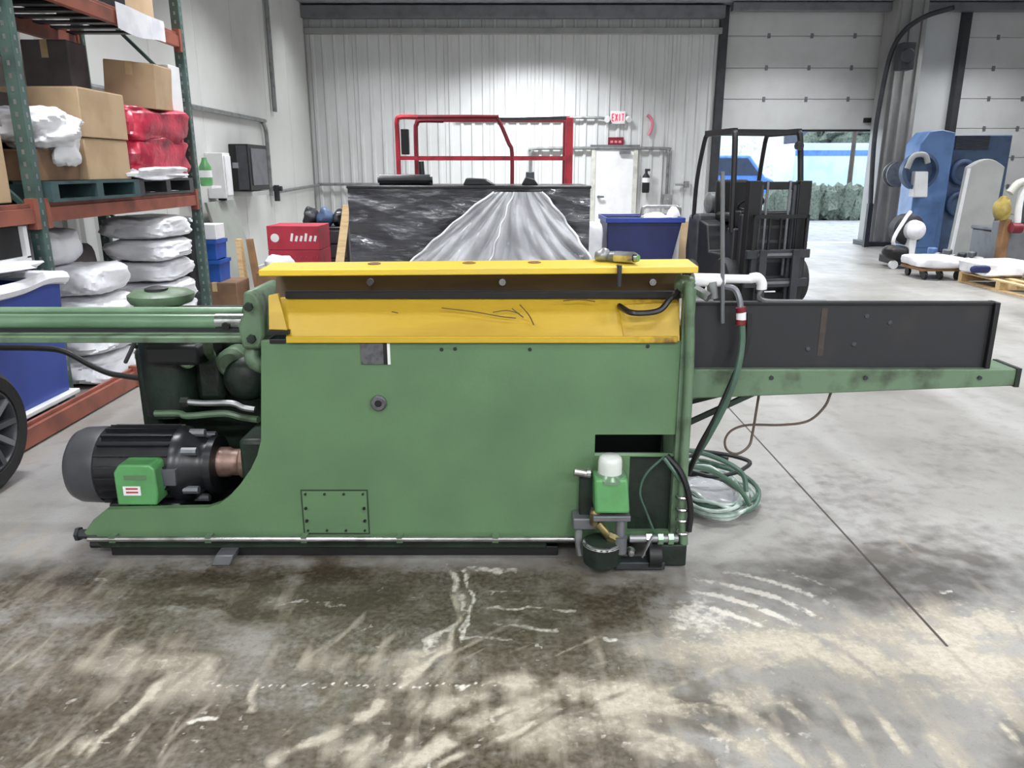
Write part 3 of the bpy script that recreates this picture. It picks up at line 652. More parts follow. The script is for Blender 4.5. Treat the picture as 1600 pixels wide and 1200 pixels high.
q = P(945, 850, 2.84); obj('filter_bowl', B().lathe((q.x-.01, 2.85, .03), (0, 0, 1), [(.055, 0), (.075, .02), (.08, .09), (.08, .105), (.06, .115), (.04, .125)], 20), 'green_dark', mc)
obj('clamp_ring', B().torus((q.x-.01, 2.85, .13), (0, 0, 1), .07, .011, 24, 8), 'chrome', mc)
obj('fitting', B().cyl((q.x+.06, 2.84, .17), (q.x+.06, 2.84, .25), .02).cyl((q.x+.06, 2.83, .10), (q.x+.06, 2.83, .17), .028), 'steel_grey', mc)
q = P(915, 855, 2.9); obj('drain_pipe', B().tube([(q.x-.03, 2.9, .19), (q.x-.03, 2.89, .12), (q.x-.02, 2.88, .06)], .017), 'galv', mc)
a, b_ = P(982, 838, 2.9), P(1050, 838, 2.9)
pp = obj('suction_pipe', B().cyl((a.x, 2.88, a.z), (b_.x+.02, 2.88, a.z), .017), 'galv', mc)
for px_ in (1012, 1030, 1046): x_ = P(px_, 838, 2.9).x; obj('nut', B().cyl((x_-.011, 2.88, a.z), (x_+.011, 2.88, a.z), .025, n=6), 'green_pale' if px_ > 1020 else 'chrome', pp)
q = P(985, 862, 2.86); obj('gauge', B().lathe((q.x, 2.86, .09), (0, -1, 0), [(.02, 0), (.02, .02), (.012, .03), (.001, .032)], 14), 'chrome', mc)
obj('lower_rail', B().box(P(960, 880, 2.88).x, P(1036, 880, 2.88).x, 2.84, 2.9, .012, .045), 'steel_dark', mc, bevel=.004)
q = P(1040, 860, 2.86); obj('roller', B().cyl((q.x-.07, 2.87, .065), (q.x-.02, 2.87, .065), .052, n=20), 'black', mc)
obj('valve_lever', B().bar((q.x-.06, 2.85, .16), (q.x-.1, 2.84, .07), .01, .006), 'galv', mc)

# hydraulic cylinder reaching out to the left
cy = 3.2; zc = P(0, 502, cy).z; xe = P(386, 500, cy).x
ba = obj('cylinder', B().cyl((-2.55, cy, zc), (xe, cy, zc), .034, n=28), 'green_pale', mc)
obj('gland', B().cyl((P(340, 505, cy).x, cy, zc), (xe, cy, zc), .037, n=28), 'chrome', ba)
obj('port', B().cyl((P(358, 505, cy).x, cy-.045, zc-.012), (P(358, 505, cy).x, cy-.02, zc-.012), .016), 'black', ba)
obj('end_cap', B().box(-2.62, -2.55, cy-.09, cy+.09, zc-.09, zc+.1), 'green_worn', ba, bevel=.01)
zu = P(0, 485, 3.14).z; tr_ = obj('guide_rod', B().cyl((-2.6, 3.14, zu), (xe+.01, 3.14, zu), .0145, n=16), 'green_pale', mc)
zl = P(0, 526, 3.12).z; obj('lower_flange', B().box(-2.55, P(400, 526, 3.12).x, 3.06, 3.22, zl-.014, zl+.010), 'green_worn', mc, bevel=.003)
obj('painted_shade_strip', B().box(-2.5, P(392, 518, 3.17).x, 3.165, 3.2, zl, P(0, 513, 3.17).z), 'black_paint', mc)  # black strip added to paint the shaded underside of the barrel
fx0, fx1 = P(384, 500, 3.1).x, P(417, 500, 3.1).x
fc, fz = (fx0+fx1)/2, P(0, 497, 3.1).z
fl = obj('cylinder_flange', B().prism([(fc-.045, fz-.115), (fc+.03, fz-.115), (fc+.05, fz-.06), (fc+.05, fz+.06), (fc+.03, fz+.11), (fc+.005, fz+.125), (fc-.02, fz+.115), (fc-.03, fz+.03), (fc-.055, fz-.02)], 'y', 3.03, 3.36), 'green_worn', mc, bevel=.012)
for dz in (-.07, .06):
    obj('bolt', B().cyl((fc, 3.01, fz+dz), (fc, 3.03, fz+dz), .018, n=6), 'green_dark', fl)
q = P(396, 560, 3.1); obj('pipe_elbow', B().tube([(fc-.02, 3.1, fz-.11), (fc-.02, 3.08, fz-.17), (fc+.02, 3.1, fz-.2), (fc+.06, 3.2, fz-.2)], .034, 12), 'green_worn', mc)

# castings and pipes in the recess behind the motor
def rec(px0, py0, px1, py1, y0, y1, name, m_, bv=.01):
    a, b_ = P(px0, py0, y0), P(px1, py1, y0); return obj(name, B().box(a.x, b_.x, y0, y1, b_.z, a.z), m_, mc, bevel=bv)
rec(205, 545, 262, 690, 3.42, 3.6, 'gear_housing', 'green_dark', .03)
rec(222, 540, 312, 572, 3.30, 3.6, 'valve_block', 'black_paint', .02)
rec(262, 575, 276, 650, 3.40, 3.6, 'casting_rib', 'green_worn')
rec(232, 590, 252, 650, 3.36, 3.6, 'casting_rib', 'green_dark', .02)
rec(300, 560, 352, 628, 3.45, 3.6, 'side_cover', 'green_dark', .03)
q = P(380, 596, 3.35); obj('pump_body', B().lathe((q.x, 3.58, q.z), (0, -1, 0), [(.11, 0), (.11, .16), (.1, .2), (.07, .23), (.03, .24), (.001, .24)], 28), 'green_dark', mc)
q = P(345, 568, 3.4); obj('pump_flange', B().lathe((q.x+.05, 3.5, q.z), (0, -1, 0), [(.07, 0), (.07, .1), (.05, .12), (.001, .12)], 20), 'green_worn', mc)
q = P(292, 628, 3.3); obj('pressure_pipe', B().tube([P(290, 628, 3.3), P(320, 630, 3.3), P(362, 630, 3.3), P(380, 637, 3.3), P(398, 640, 3.3)], .014), 'galv', mc)
obj('pipe_end', B().cyl((q.x-.025, 3.3, q.z), (q.x+.01, 3.3, q.z), .024, n=6), 'chrome', mc)
obj('return_pipe', B().tube([P(242, 646, 3.34), P(280, 646, 3.34), P(294, 650, 3.33), P(350, 646, 3.33), P(378, 652, 3.33), P(404, 656, 3.3)], .016), 'green_worn', mc)
obj('return_pipe', B().tube([P(324, 532, 3.3), P(326, 548, 3.3), P(330, 556, 3.4)], .022), 'green_worn', mc)
obj('stay_rod', B().cyl(P(213, 530, 3.3), P(196, 566, 3.35), .009), 'steel_grey', mc)
obj('bearing_cap', B().torus(P(292, 560, 3.33), (0, 1, 0), .035, .012, 20, 8), 'green_worn', mc)
# reservoir behind with a round lid showing above the cylinder
q = P(252, 463, 3.46)
rs = obj('reservoir', B().lathe((q.x, 3.46, .5), (0, 0, 1), [(.12, 0), (.12, .44)], 24), 'green_dark', mc)
zr = P(0, 462, 3.33).z
obj('reservoir_lid', B().lathe((q.x, 3.46, zr-.03), (0, 0, 1), [(.06, -.045), (.13, -.02), (.142, .0), (.142, .018), (.12, .032), (.05, .045), (.001, .048)], 28), 'green_worn', rs)
obj('lid_cap', B().lathe((q.x, 3.42, zr+.005), (0, 0, 1), [(.05, 0), (.05, .015), (.02, .024), (.001, .024)], 16), 'black_paint', rs)

# black electric motor
my = 3.22; ax = P(0, 725, my).z; mx0, mx1 = P(122, 725, my).x, P(346, 725, my).x; R = .165
mo = obj('motor', B().lathe((mx0+.14, my, ax), (1, 0, 0), [(R-.012, 0), (R-.004, .01), (R-.004, mx1-mx0-.30), (R-.02, mx1-mx0-.28)], 40), 'black_gloss', mc, label='black electric motor')
fan = obj('fan_cover', B().lathe((mx0, my, ax), (1, 0, 0), [(.07, -.004), (.125, 0), (.155, .02), (.168, .05), (R+.006, .135), (R+.004, .15), (R-.01, .155)], 40), 'charcoal', mo)
for k in range(22):
    a_ = 2*math.pi*k/22
    if abs(math.sin(a_)) < .98 or True:
        c, s = math.cos(a_), math.sin(a_)
        obj('fin', B().bar((mx0+.16, my+c*(R+.004), ax+s*(R+.004)), (mx1-.17, my+c*(R+.004), ax+s*(R+.004)), .006, .02, (0, c, s)), 'black_gloss', mo)
eb = obj('end_bell', B().lathe((mx1-.17, my, ax), (1, 0, 0), [(R+.008, 0), (R+.008, .03), (R-.01, .06), (.12, .10), (.115, .13), (.13, .135), (.13, .165), (.05, .17)], 36), 'black_gloss', mo)
for a_ in (.7, 1.6, 2.4, 3.6, 4.5, 5.6):
    c, s = math.cos(a_), math.sin(a_); obj('bolt', B().cyl((mx1-.12, my+c*.15, ax+s*.15), (mx1-.055, my+c*.15, ax+s*.15), .018, n=8), 'steel_grey', eb)
for px_ in (258, 282, 300): 
    q = P(px_, 668, 3.06)
for dx in (.20, .42):
    obj('foot', B().box(mx0+dx, mx0+dx+.09, my-.16, my+.16, .11, ax-.12), 'black_gloss', mo, bevel=.008)
obj('rating_label', B().hexa([(P(253, 758, 3.05).x, 3.043, P(0, 758, 3.05).z), (P(276, 758, 3.05).x, 3.043, P(0, 758, 3.05).z), (P(276, 758, 3.05).x, 3.07, P(0, 758, 3.05).z), (P(253, 758, 3.05).x, 3.07, P(0, 758, 3.05).z), (P(253, 735, 3.05).x, 3.035, P(0, 733, 3.05).z), (P(276, 735, 3.05).x, 3.035, P(0, 733, 3.05).z), (P(276, 735, 3.05).x, 3.07, P(0, 733, 3.05).z), (P(253, 735, 3.05).x, 3.07, P(0, 733, 3.05).z)]), 'screen_grey', mo)
ys_ = 2.98
tb0, tb1 = P(184, 790, ys_), P(240, 727, ys_)
tb = obj('terminal_box', B().prism([(tb0.x, tb0.z), (tb1.x-.008, tb0.z), (tb1.x, tb0.z+.05), (tb1.x, tb1.z-.02), (tb1.x-.02, tb1.z), (tb0.x+.025, tb1.z), (tb0.x, tb1.z-.035)], 'y', ys_, 3.09), 'green_bright', mo, bevel=.008, label='bright green terminal box with a small label')
a, b_ = P(194, 774, ys_), P(219, 760, ys_); lb_ = obj('sticker', B().box(a.x, b_.x, ys_-.003, ys_, a.z, b_.z), 'white_paint', tb)
for k in range(2):
    z_ = a.z+.011+k*.016; obj('print_line', B().box(a.x+.012, b_.x-.01, ys_-.0042, ys_-.003, z_, z_+.007), 'red_box', lb_)
a, b_ = P(194, 750, ys_), P(228, 743, ys_); obj('embossed_bar', B().box(a.x, b_.x, ys_-.002, ys_, a.z, b_.z), 'green', tb)
cx0, cx1 = P(334, 715, my).x, P(412, 715, my).x
zcp = P(0, 716, my-.07).z-.02
cp = obj('shaft_coupling', B().lathe((cx0, my, ax+.01), (1, 0, 0), [(.04, 0), (.068, .01), (.068, .07), (.06, .085), (.06, .12), (.072, .13), (.072, .19), (.06, .2), (.05, cx1-cx0)], 24), 'copper', mc)
obj('bell_housing', B().box(cx1-.06, cx1+.06, my-.13, my+.25, .12, ax+.16), 'green_dark', mc, bevel=.02)

# out-feed beam with its black guard plate on the right
bY = 3.0
p0_, p1_, p2_, p3_ = P(1078, 577, bY), P(1594, 577, bY), P(1592, 603, bY), P(1078, 624, bY)
bm_ = obj('outfeed_beam', B().hexa([(p3_.x-.04, bY, p3_.z), (p2_.x, bY, p2_.z), (p2_.x, bY+.16, p2_.z), (p3_.x-.04, bY+.16, p3_.z), (p0_.x-.04, bY, p0_.z), (p1_.x, bY, p1_.z), (p1_.x, bY+.16, p1_.z), (p0_.x-.04, bY+.16, p0_.z)]), 'green_worn', mc, bevel=.006)
obj('end_stop', B().box(p1_.x-.015, p1_.x+.004, bY-.006, bY+.16, p2_.z-.004, p1_.z+.004), 'green_dark', bm_)
for px_ in (1205, 1352, 1530):
    q = P(px_, 590, bY); obj('bolt', B().cyl((q.x, bY-.008, q.z), (q.x, bY, q.z), .009, n=6), 'steel_dark', bm_)
g0, g1 = P(1090, 475, bY+.03), P(1552, 474, bY+.03); gb = P(1538, 573, bY+.03)
gp = obj('guard_plate', B().prism([(g0.x-.03, p0_.z), (gb.x, p0_.z), (gb.x, g1.z), (g0.x-.03, g1.z)], 'y', bY+.03, bY+.045), 'black_paint', mc)
obj('rim', B().box(g0.x-.03, gb.x+.004, bY+.022, bY+.06, g1.z-.006, g1.z+.006), 'black', gp, bevel=.002)
obj('rim', B().box(gb.x-.008, gb.x+.012, bY+.01, bY+.07, p0_.z, g1.z+.006), 'black', gp, bevel=.003)
q = P(1287, 500, bY+.03); obj('rust_streak', B().box(q.x-.012, q.x+.012, bY+.0285, bY+.031, p0_.z+.05, g1.z-.02), mat('rust_brown', (66, 56, 50), .6, col2=(48, 44, 42), scale=20), gp)
for px_, py_ in ((1334, 538), (1354, 494), (1390, 504), (1262, 545)):
    q = P(px_, py_, bY+.03); obj('rivet', B().lathe((q.x, bY+.03, q.z), (0, -1, 0), [(.011, 0), (.008, .005), (.001, .006)], 10), 'charcoal', gp)
for ya, yb in ((3.02, 3.02), (3.14, 3.3)):
    obj('brace', B().bar(P(1068, 664 if ya < 3.1 else 630, ya), P(1182 if ya < 3.1 else 1140, 612, ya), .02, .02), 'green_dark', mc)
# loose brown lead hanging under the beam
pts = [(1186, 616), (1182, 640), (1176, 676), (1170, 697), (1152, 709), (1136, 703), (1133, 687), (1144, 672), (1170, 664), (1220, 664), (1262, 658), (1288, 636), (1299, 612)]
obj('dangling_lead', B().tube([P(x, y, 3.08+.02*math.sin(i)) for i, (x, y) in enumerate(pts)], .0055, 6), 'cable_brown', mc)

# supply cable that comes in from the left
pts = [(-60, 541), (0, 543), (60, 544), (100, 549), (140, 570), (170, 583), (198, 588), (225, 592)]
tag(obj('power_cable', B().tube([(-2.585, 3.2, .885), (-2.585, 3.24, .83), (-2.56, 3.36, .82)]+[P(x, y, 3.45) for x, y in pts], .0135), 'black'), 'thick black cable hanging in front of the blue bin, running to the machine', 'cable')

# heap of hoses on the floor by the right end of the machine
hc = thing('hose_coil', 'tangled coil of pale green and dark hoses on floor at right end of machine', 'hose', (.93, 3.3, 0))
random.seed(3)
def coil(cx, cyy, rx, ry, z, turns, r, m_, ph, sp):
    pts = []
    for k in range(int(turns*10)+1):
        a_ = ph+k*2*math.pi/10
        pts.append((cx+(rx+random.uniform(-sp, sp))*math.cos(a_), cyy+(ry+random.uniform(-sp, sp))*math.sin(a_), max(r+.001, z+random.uniform(-.012, .02)+.006*k/10)))
    return obj('hose', B().tube(pts, r, 8, 4), m_, hc)
g = G(1118, 780)
coil(g.x-.02, g.y, .19, .28, .02, 3.2, .010, 'hose_clear', .3, .03)
coil(g.x-.0, g.y+.05, .20, .30, .05, 2.6, .011, 'hose_green', 1.6, .035)
coil(g.x-.04, g.y-.03, .15, .24, .07, 2.5, .009, 'hose_clear', 2.5, .035)
coil(g.x+.0, g.y+.16, .20, .16, .12, 1.6, .011, 'black', .8, .03)
obj('hose', B().tube([P(1076, 728, 3.2), P(1110, 735, 3.3), P(1140, 752, 3.35), P(1160, 770, 3.35), P(1172, 790, 3.3)], .012), 'hose_green', hc)
obj('hose', B().tube([P(1074, 703, 3.35), P(1110, 712, 3.4), P(1145, 728, 3.42), P(1162, 744, 3.4), P(1166, 768, 3.36)], .012), 'hose_green', hc)
obj('wrap', B().blob((g.x-.05, g.y, .03), (.13, .2, .028), .6, 24, 10, 4, .12, 7), 'clear_film', hc)
# ------------------------------------------------------------------ pallet rack along the left wall
RX, RB, YN, YF_ = -3.1, -4.12, 5.15, 7.8
rk = thing('pallet_rack', 'tall pallet rack with green uprights and orange beams along the left wall', 'rack', (-3.6, 5.2, 0))
def upright(x, y):
    b = B(); b.box(x-.075, x, y-.004, y+.004, 0, 4.5).box(x-.004, x+.004, y, y+.07, 0, 4.5).box(x-.079, x-.071, y, y+.07, 0, 4.5)
    o = obj('post', b, 'rack_green', rk)
    hb = B()
    for k in range(56):
        z = .25+k*.076; hb.box(x+.0042, x+.0052, y+.026, y+.044, z, z+.03).box(x-.046, x-.028, y-.0052, y-.0042, z, z+.03)
    s = obj('slot_light_marks', hb, 'galv', o); s['kind'] = 'stuff'  # pale boxes paint the light seen through the post's slots
    obj('foot_plate', B().box(x-.12, x+.04, y-.04, y+.11, 0, .012), 'rack_green', o)
for y in (2.4, YN, YF_):
    for x in (RX, RB+.08): upright(x, y)
    for k in range(4):
        z = .3+k*1.0
        obj('brace', B().bar((RX-.04, y+.035, z), (RB+.04, y+.035, z), .03, .03), 'rack_green', rk)
        obj('brace', B().bar((RX-.04, y+.035, z), (RB+.04, y+.035, z+.95), .03, .03), 'rack_green', rk)
LV = [(1.262, 1.388), (2.70, 2.83)]
for za, zb in LV:
    for ya, yb in ((2.48, YN-.005), (YN+.075, YF_-.005)):
        for x in (RX-.05, RB+.02):
            bmo = obj('beam', B().box(x, x+.05, ya, yb, za, zb-.03).box(x, x+.03, ya, yb, zb-.03, zb), 'orange', rk, bevel=.003)
            for yc in (ya, yb-.05): obj('connector', B().box(x-.004, x+.058, yc, yc+.05, za-.04, zb+.03), 'orange', bmo)
        n_ = 10
        for k in range(n_):
            y = ya+(yb-ya)*(k+.5)/n_
            obj('deck_bar', B().box(RB+.05, RX-.03, y-.045, y+.045, zb-.028, zb-.006), 'steel_dark', rk)
st_ = obj('white_sheet', B().sheet(lambda u, v: (RX+.012+.008*math.sin(u*7), 6.55+u*.85, 2.86-v*.19-.02*math.sin(u*5)*v), 10, 3, .004), 'white_plastic'); tag(st_, 'white sheet hanging over the upper orange rack beam', 'sheet')

def carton(x0, x1, y0, y1, z0, z1, label, m_='cardboard', rot=None, tapes=True, name='cardboard_box', group=None, cat='box'):
    c = Vector(((x0+x1)/2, (y0+y1)/2, z0)); t = thing(name, label, cat, (0, 0, 0), group, local=True)
    a, b_, h = (x1-x0)/2, (y1-y0)/2, z1-z0
    obj('body', B().box(-a, a, -b_, b_, 0, h), m_, t, bevel=.006)
    if tapes:
        obj('flap', B().box(-a+.004, -.003, -b_+.004, b_-.004, h, h+.005), m_, t); obj('flap', B().box(.003, a-.004, -b_+.004, b_-.004, h, h+.005), m_, t)
        tp = B().box(-.028, .028, -b_-.001, b_+.001, h+.005, h+.0065).box(-.028, .028, -b_-.0015, -b_, h*.72, h+.006)
        obj('tape', tp, 'tape', t)
    t.location = c
    if rot: t.rotation_euler = rot
    return t
def pallet(name, label, x0, x1, y0, y1, z0, m_, run='y', nb=7, h=.135, cat='pallet'):
    t = thing(name, label, cat, ((x0+x1)/2, (y0+y1)/2, z0)); tb, sb = .02, h-.04
    for k in range(3):
        if run == 'y': u = x0+(x1-x0-.09)*k/2; obj('stringer', B().box(u, u+.09, y0, y1, z0+tb, z0+tb+sb), m_, t)
        else: u = y0+(y1-y0-.09)*k/2; obj('stringer', B().box(x0, x1, u, u+.09, z0+tb, z0+tb+sb), m_, t)
    for k in range(nb):
        for (za, zb, on) in ((z0+h-.02, z0+h, True), (z0, z0+.02, k % 3 == 0)):
            if not on: continue
            if run == 'y': u = y0+(y1-y0-.1)*k/(nb-1); obj('board', B().box(x0, x1, u, u+.1, za, zb), m_, t)
            else: u = x0+(x1-x0-.1)*k/(nb-1); obj('board', B().box(u, u+.1, y0, y1, za, zb), m_, t)
    return t
Z1 = 1.389
pallet('wooden_pallet', 'dark teal pallet under the cardboard boxes on the middle rack shelf', -4.05, -3.06, 5.26, 6.52, Z1, 'pallet_teal', 'x')
pallet('wooden_pallet', 'dark pallet under the red wrapped stack on the middle rack shelf', -4.05, -3.1, 6.6, 7.72, Z1, 'charcoal', 'x')
ZP = Z1+.137
carton(-3.85, -3.1, 5.83, 6.48, ZP, ZP+.29, 'lower cardboard box on the teal pallet, partly under the white bag')
carton(-3.87, -3.09, 5.82, 6.49, ZP+.302, ZP+.64, 'upper cardboard box stacked on the teal pallet beside the red wrapped stack')
carton(-3.9, -3.14, 5.28, 5.78, ZP, ZP+.20, 'low cardboard box behind the near green upright, under the white bag', 'cardboard_dark')
bgm = B(); bgm.blob((-3.24, 5.5, ZP+.345), (.26, .25, .135), .75, 80, 44, 5, .07, 6, .05, 11); bgm.blob((-3.13, 5.62, ZP+.21), (.08, .14, .13), .9, 44, 26, 8, .1, 6, .06, 9)
tag(obj('plastic_bag', bgm, 'white_plastic'), 'crumpled white plastic bag slumped over the boxes beside the near green upright', 'bag')
carton(-3.93, -3.56, 6.64, 6.93, ZP+.605, ZP+1.07, 'dark grey box standing at the back of the red wrapped stack', 'grey_box')
carton(-3.9, -3.44, 5.25, 5.76, ZP+.205, ZP+.58, 'black carton behind the near green upright, next to the white bag', 'black_paint', tapes=False)
# red stack with a tilted box on it
rw = thing('red_wrapped_stack', 'stack of goods in crinkled red plastic wrap at far end of middle rack shelf', 'stack', (-3.5, 7.1, ZP))
obj('bale', B().blob((-3.54, 7.15, ZP+.2), (.46, .6, .185), .3, 80, 36, 11, .03, 6, .03, 11), 'red_wrap', rw)
obj('bale', B().blob((-3.52, 7.15, ZP+.45), (.44, .59, .155), .3, 80, 36, 12, .04, 6, .035, 11), 'red_wrap', rw)
tag(obj('plastic_sheet', B().blob((-3.12, 7.05, ZP+.045), (.07, .55, .05), .6, 60, 14, 13, .12, 7, .05, 11), 'white_plastic'), 'white plastic sheet crumpled under the red wrapped stack', 'sheet')
carton(-3.5, -3.09, 6.97, 7.46, ZP+.60, ZP+.96, 'cardboard box with open flaps tilted on top of the red wrapped stack', rot=(math.radians(2), math.radians(5), math.radians(7)))
bx = carton(-3.6, -3.14, 7.54, 7.78, ZP+.60, ZP+1.0, 'white carton behind the tilted box, at the far green upright', 'white_paint', tapes=False)
# near bay of the rack, mostly outside the picture
carton(-3.95, -3.2, 4.35, 5.05, Z1+.005, Z1+.62, 'tan cardboard box at the left edge of the photo on the middle shelf')
carton(-3.9, -3.25, 4.4, 5.08, Z1+.635, Z1+1.13, 'dark brown carton stacked at the left edge above the tan box', 'cardboard_dark')
carton(-3.75, -3.2, 6.9, 7.5, 2.832, 3.35, 'cardboard box at the end of the upper rack shelf')
carton(-3.85, -3.14, 6.2, 6.84, 2.832, 3.02, 'flat black tray on the upper rack shelf', 'black_paint', tapes=False, name='storage_tray', cat='tray')
carton(-3.9, -3.2, 5.3, 6.1, 2.832, 3.3, 'brown carton on the upper rack shelf above the near upright', 'cardboard_dark')

# floor level: wrapped bundles, blue bin, loose beam
bb = None
def bundle_stack(cx, cyy, sx, sy, hs, labels, grp, seed):
    z = .003
    for k, (h, lbl) in enumerate(zip(hs, labels)):
        dx, dy, kx = random.uniform(-.015, .015), random.uniform(-.02, .02), 1
        if isinstance(lbl, tuple): lbl, kx, dx = lbl
        b = B().blob((cx+dx, cyy+dy, z+h/2), (sx/2*kx, sy/2*kx, h/2*.99), .5, 90, 40, seed+k, .035, 5, .035, 11)
        tag(obj('wrapped_bundle', b, 'white_plastic'), lbl, 'bundle', grp); z += h+.004
pos = ('lowest', 'second from the bottom', 'third from the bottom', 'fourth from the bottom', 'fifth from the bottom', 'topmost')
bundle_stack(-3.34, 5.93, .56, .66, (.22, .22, .23, .22), ['white plastic-wrapped bundle, %s in the stack beside the blue bin' % p for p in pos[:4]], 'white bundles beside the blue bin', 20)
bundle_stack(-3.55, 5.75, .34, .5, (.0001,), ['x'], 'x', 60) if False else None
tag(obj('wrapped_bundle', B().blob((-3.5, 5.8, .905+.135), (.19, .24, .135), .5, 70, 34, 77, .04, 5, .04, 11), 'white_plastic'), 'smaller white wrapped bundle on top of the stack beside the blue bin', 'bundle', 'white bundles beside the blue bin')
bundle_stack(-3.38, 7.25, .60, .72, (.2, .2, .19, .19, .19, .2), ['white plastic-wrapped bundle, %s in the stack at the far rack end' % p for p in pos], 'white bundles at the far end of the rack', 30)
tag(obj('dark_bale', B().blob((-3.84, 6.5, .5), (.2, .36, .5), .3, 24, 12, 3, .03), 'grey_box'), 'dark grey wrapped bale standing between the two white stacks', 'bale')
tag(obj('black_wrap_roll', B().lathe((-3.5, 8.2, .005), (.05, 0, 1), [(.16, 0), (.17, .1), (.155, .5), (.165, .9), (.15, 1.08), (.1, 1.12)], 20), 'black_gloss'), 'black wrapped column standing at the foot of the far green upright', 'roll')

bn = thing('blue_bin', 'large blue plastic bin with a white liner at the left edge beside the rack', 'bin', (-3.4, 4.2, 0))
def tub(x0, x1, y0, y1, z0, z1, tp, th=.02):
    a = [(x0+tp, y0+tp), (x1-tp, y0+tp), (x1-tp, y1-tp), (x0+tp, y1-tp)]; b_ = [(x0, y0), (x1, y0), (x1, y1), (x0, y1)]
    vs = [(x, y, z0) for x, y in a]+[(x, y, z1) for x, y in b_]+[(x-math.copysign(th, x-(x0+x1)/2), y-math.copysign(th, y-(y0+y1)/2), z1) for x, y in b_]+[(x-math.copysign(th, x-(x0+x1)/2), y-math.copysign(th, y-(y0+y1)/2), z0+th) for x, y in a]
    fs = [(0, 1, 2, 3), (12, 13, 14, 15)]
    for k in range(4):
        n_ = (k+1) % 4; fs += [(k, n_, 4+n_, 4+k), (4+k, 4+n_, 8+n_, 8+k), (8+k, 8+n_, 12+n_, 12+k)]
    return B().add(vs, fs)
obj('body', tub(-3.9, -2.945, 3.75, 5.0, .17, .92, .03), 'blue_bin', bn, bevel=.012)
obj('lower_lip', B().box(-3.9, -2.93, 3.78, 5.01, .145, .175), 'white_paint', bn, bevel=.005)
obj('base', B().box(-3.8, -3.0, 3.85, 4.8, .10, .145), 'steel_dark', bn)
for x in (-3.75, -3.08):
    for y in (3.95, 4.7): obj('caster', B().cyl((x-.02, y, .05), (x+.02, y, .05), .05).box(x-.025, x+.025, y-.02, y+.02, .05, .105), 'black', bn)
ln = B()
ring = [(-3.93, 3.72), (-2.93, 3.72), (-2.93, 5.02), (-3.93, 5.02)]
for (xa, ya), (xb, yb) in zip(ring, ring[1:]+ring[:1]):
    pts = [(xa+(xb-xa)*k/6+random.uniform(-.008, .008), ya+(yb-ya)*k/6+random.uniform(-.008, .008), .93+random.uniform(-.02, .015)) for k in range(7)]
    ln.tube(pts, .042, 8, 3)
obj('liner', ln, 'white_plastic', bn)
tag(obj('plastic_sheet', B().blob((-3.4, 4.35, 1.0), (.44, .5, .05), .6, 26, 10, 44, .15, 6), 'white_plastic'), 'white plastic sheeting heaped in the top of the blue bin', 'sheet')
fr_ = thing('empty_frame', 'dark open frame with a pale edge at the left edge under the middle shelf', 'frame', (-3.3, 5.0, 1.05))
qx, qy = -3.13, 5.02
obj('side', B().box(qx-.03, qx, qy-.6, qy-.56, 1.05, 1.25), 'white_paint', fr_); obj('side', B().box(qx-.03, qx, qy-.02, qy+.02, 1.05, 1.25), 'white_paint', fr_); obj('rail', B().box(qx-.03, qx, qy-.6, qy+.02, 1.03, 1.06), 'white_paint', fr_)
obj('back', B().box(qx-.5, qx-.03, qy-.6, qy, 1.03, 1.25), 'black', fr_)
lbm = thing('loose_beam', 'loose orange rack beam lying on the floor before the blue bin', 'beam', (-2.88, 5.1, 0))
obj('channel', B().box(-2.90, -2.855, 3.7, 5.68, .012, .125).box(-2.90, -2.88, 3.7, 5.68, .125, .15), 'orange', lbm, bevel=.004)
for yc in (3.7, 5.64): obj('end_plate', B().box(-2.91, -2.845, yc, yc+.04, 0, .165), 'orange', lbm, bevel=.003)

# wheel with a spoked rim at the left edge
wh = thing('car_wheel', 'black tyre on a dark spoked rim at the left edge, cut by the frame', 'wheel', (-2.72, 3.72, 0))
wc = (-2.82, 3.66, .325)
obj('tyre', B().lathe(wc, (1, 0, 0), [(.22, 0), (.285, .0), (.317, .03), (.325, .06), (.325, .14), (.317, .17), (.285, .2), (.225, .195), (.215, .17), (.215, .03)], 44), 'rubber', wh)
rim = obj('rim', B().lathe(wc, (1, 0, 0), [(.2, .02), (.218, .02), (.218, .19), (.205, .195), (.19, .16), (.18, .05), (.1, .05)], 40), 'charcoal', wh)
for k in range(10):
    a_ = 2*math.pi*k/10; c, s = math.cos(a_), math.sin(a_)
    obj('spoke', B().bar((wc[0]+.17, wc[1]+c*.04, wc[2]+s*.04), (wc[0]+.18, wc[1]+c*.205, wc[2]+s*.205), .03, .03, (1, 0, 0)), 'steel_grey' if k % 2 else 'charcoal', rim)
obj('hub_cap', B().lathe((wc[0]+.12, wc[1], wc[2]), (1, 0, 0), [(.06, 0), (.06, .06), (.04, .075), (.001, .078)], 20), 'galv', rim)

# ------------------------------------------------------------------ things on and by the left wall
def onleft(px, py):  # point of the left wall plane
    v = (py-600)/CAM_F; u = (px-800)/CAM_F; t = (XL+.0)/u
    return Vector((XL, t*(CT-v*ST), CAM_H-t*(ST+v*CT)))
a, b_ = onleft(372, 232), onleft(408, 292)
wcab = thing('wall_screen', 'dark grey flat screen in a black frame on the left wall', 'screen', (XL+.06, (a.y+b_.y)/2, b_.z))
obj('case', B().box(XL+.002, XL+.30, a.y-.45, b_.y-.5, 1.28, 1.98), 'black', wcab, bevel=.01)
obj('screen', B().box(XL+.30, XL+.315, a.y-.34, b_.y-.58, 1.36, 1.92), 'screen_grey', wcab, bevel=.004)
obj('front_edge', B().box(XL+.12, XL+.28, a.y-.465, a.y-.45, 1.30, 1.96), 'charcoal', wcab)
obj('shelf', B().box(XL+.002, XL+.3, a.y-.4, b_.y-.55, 1.20, 1.27), 'grey_panel', wcab)
a, b_ = onleft(328, 250), onleft(356, 305)
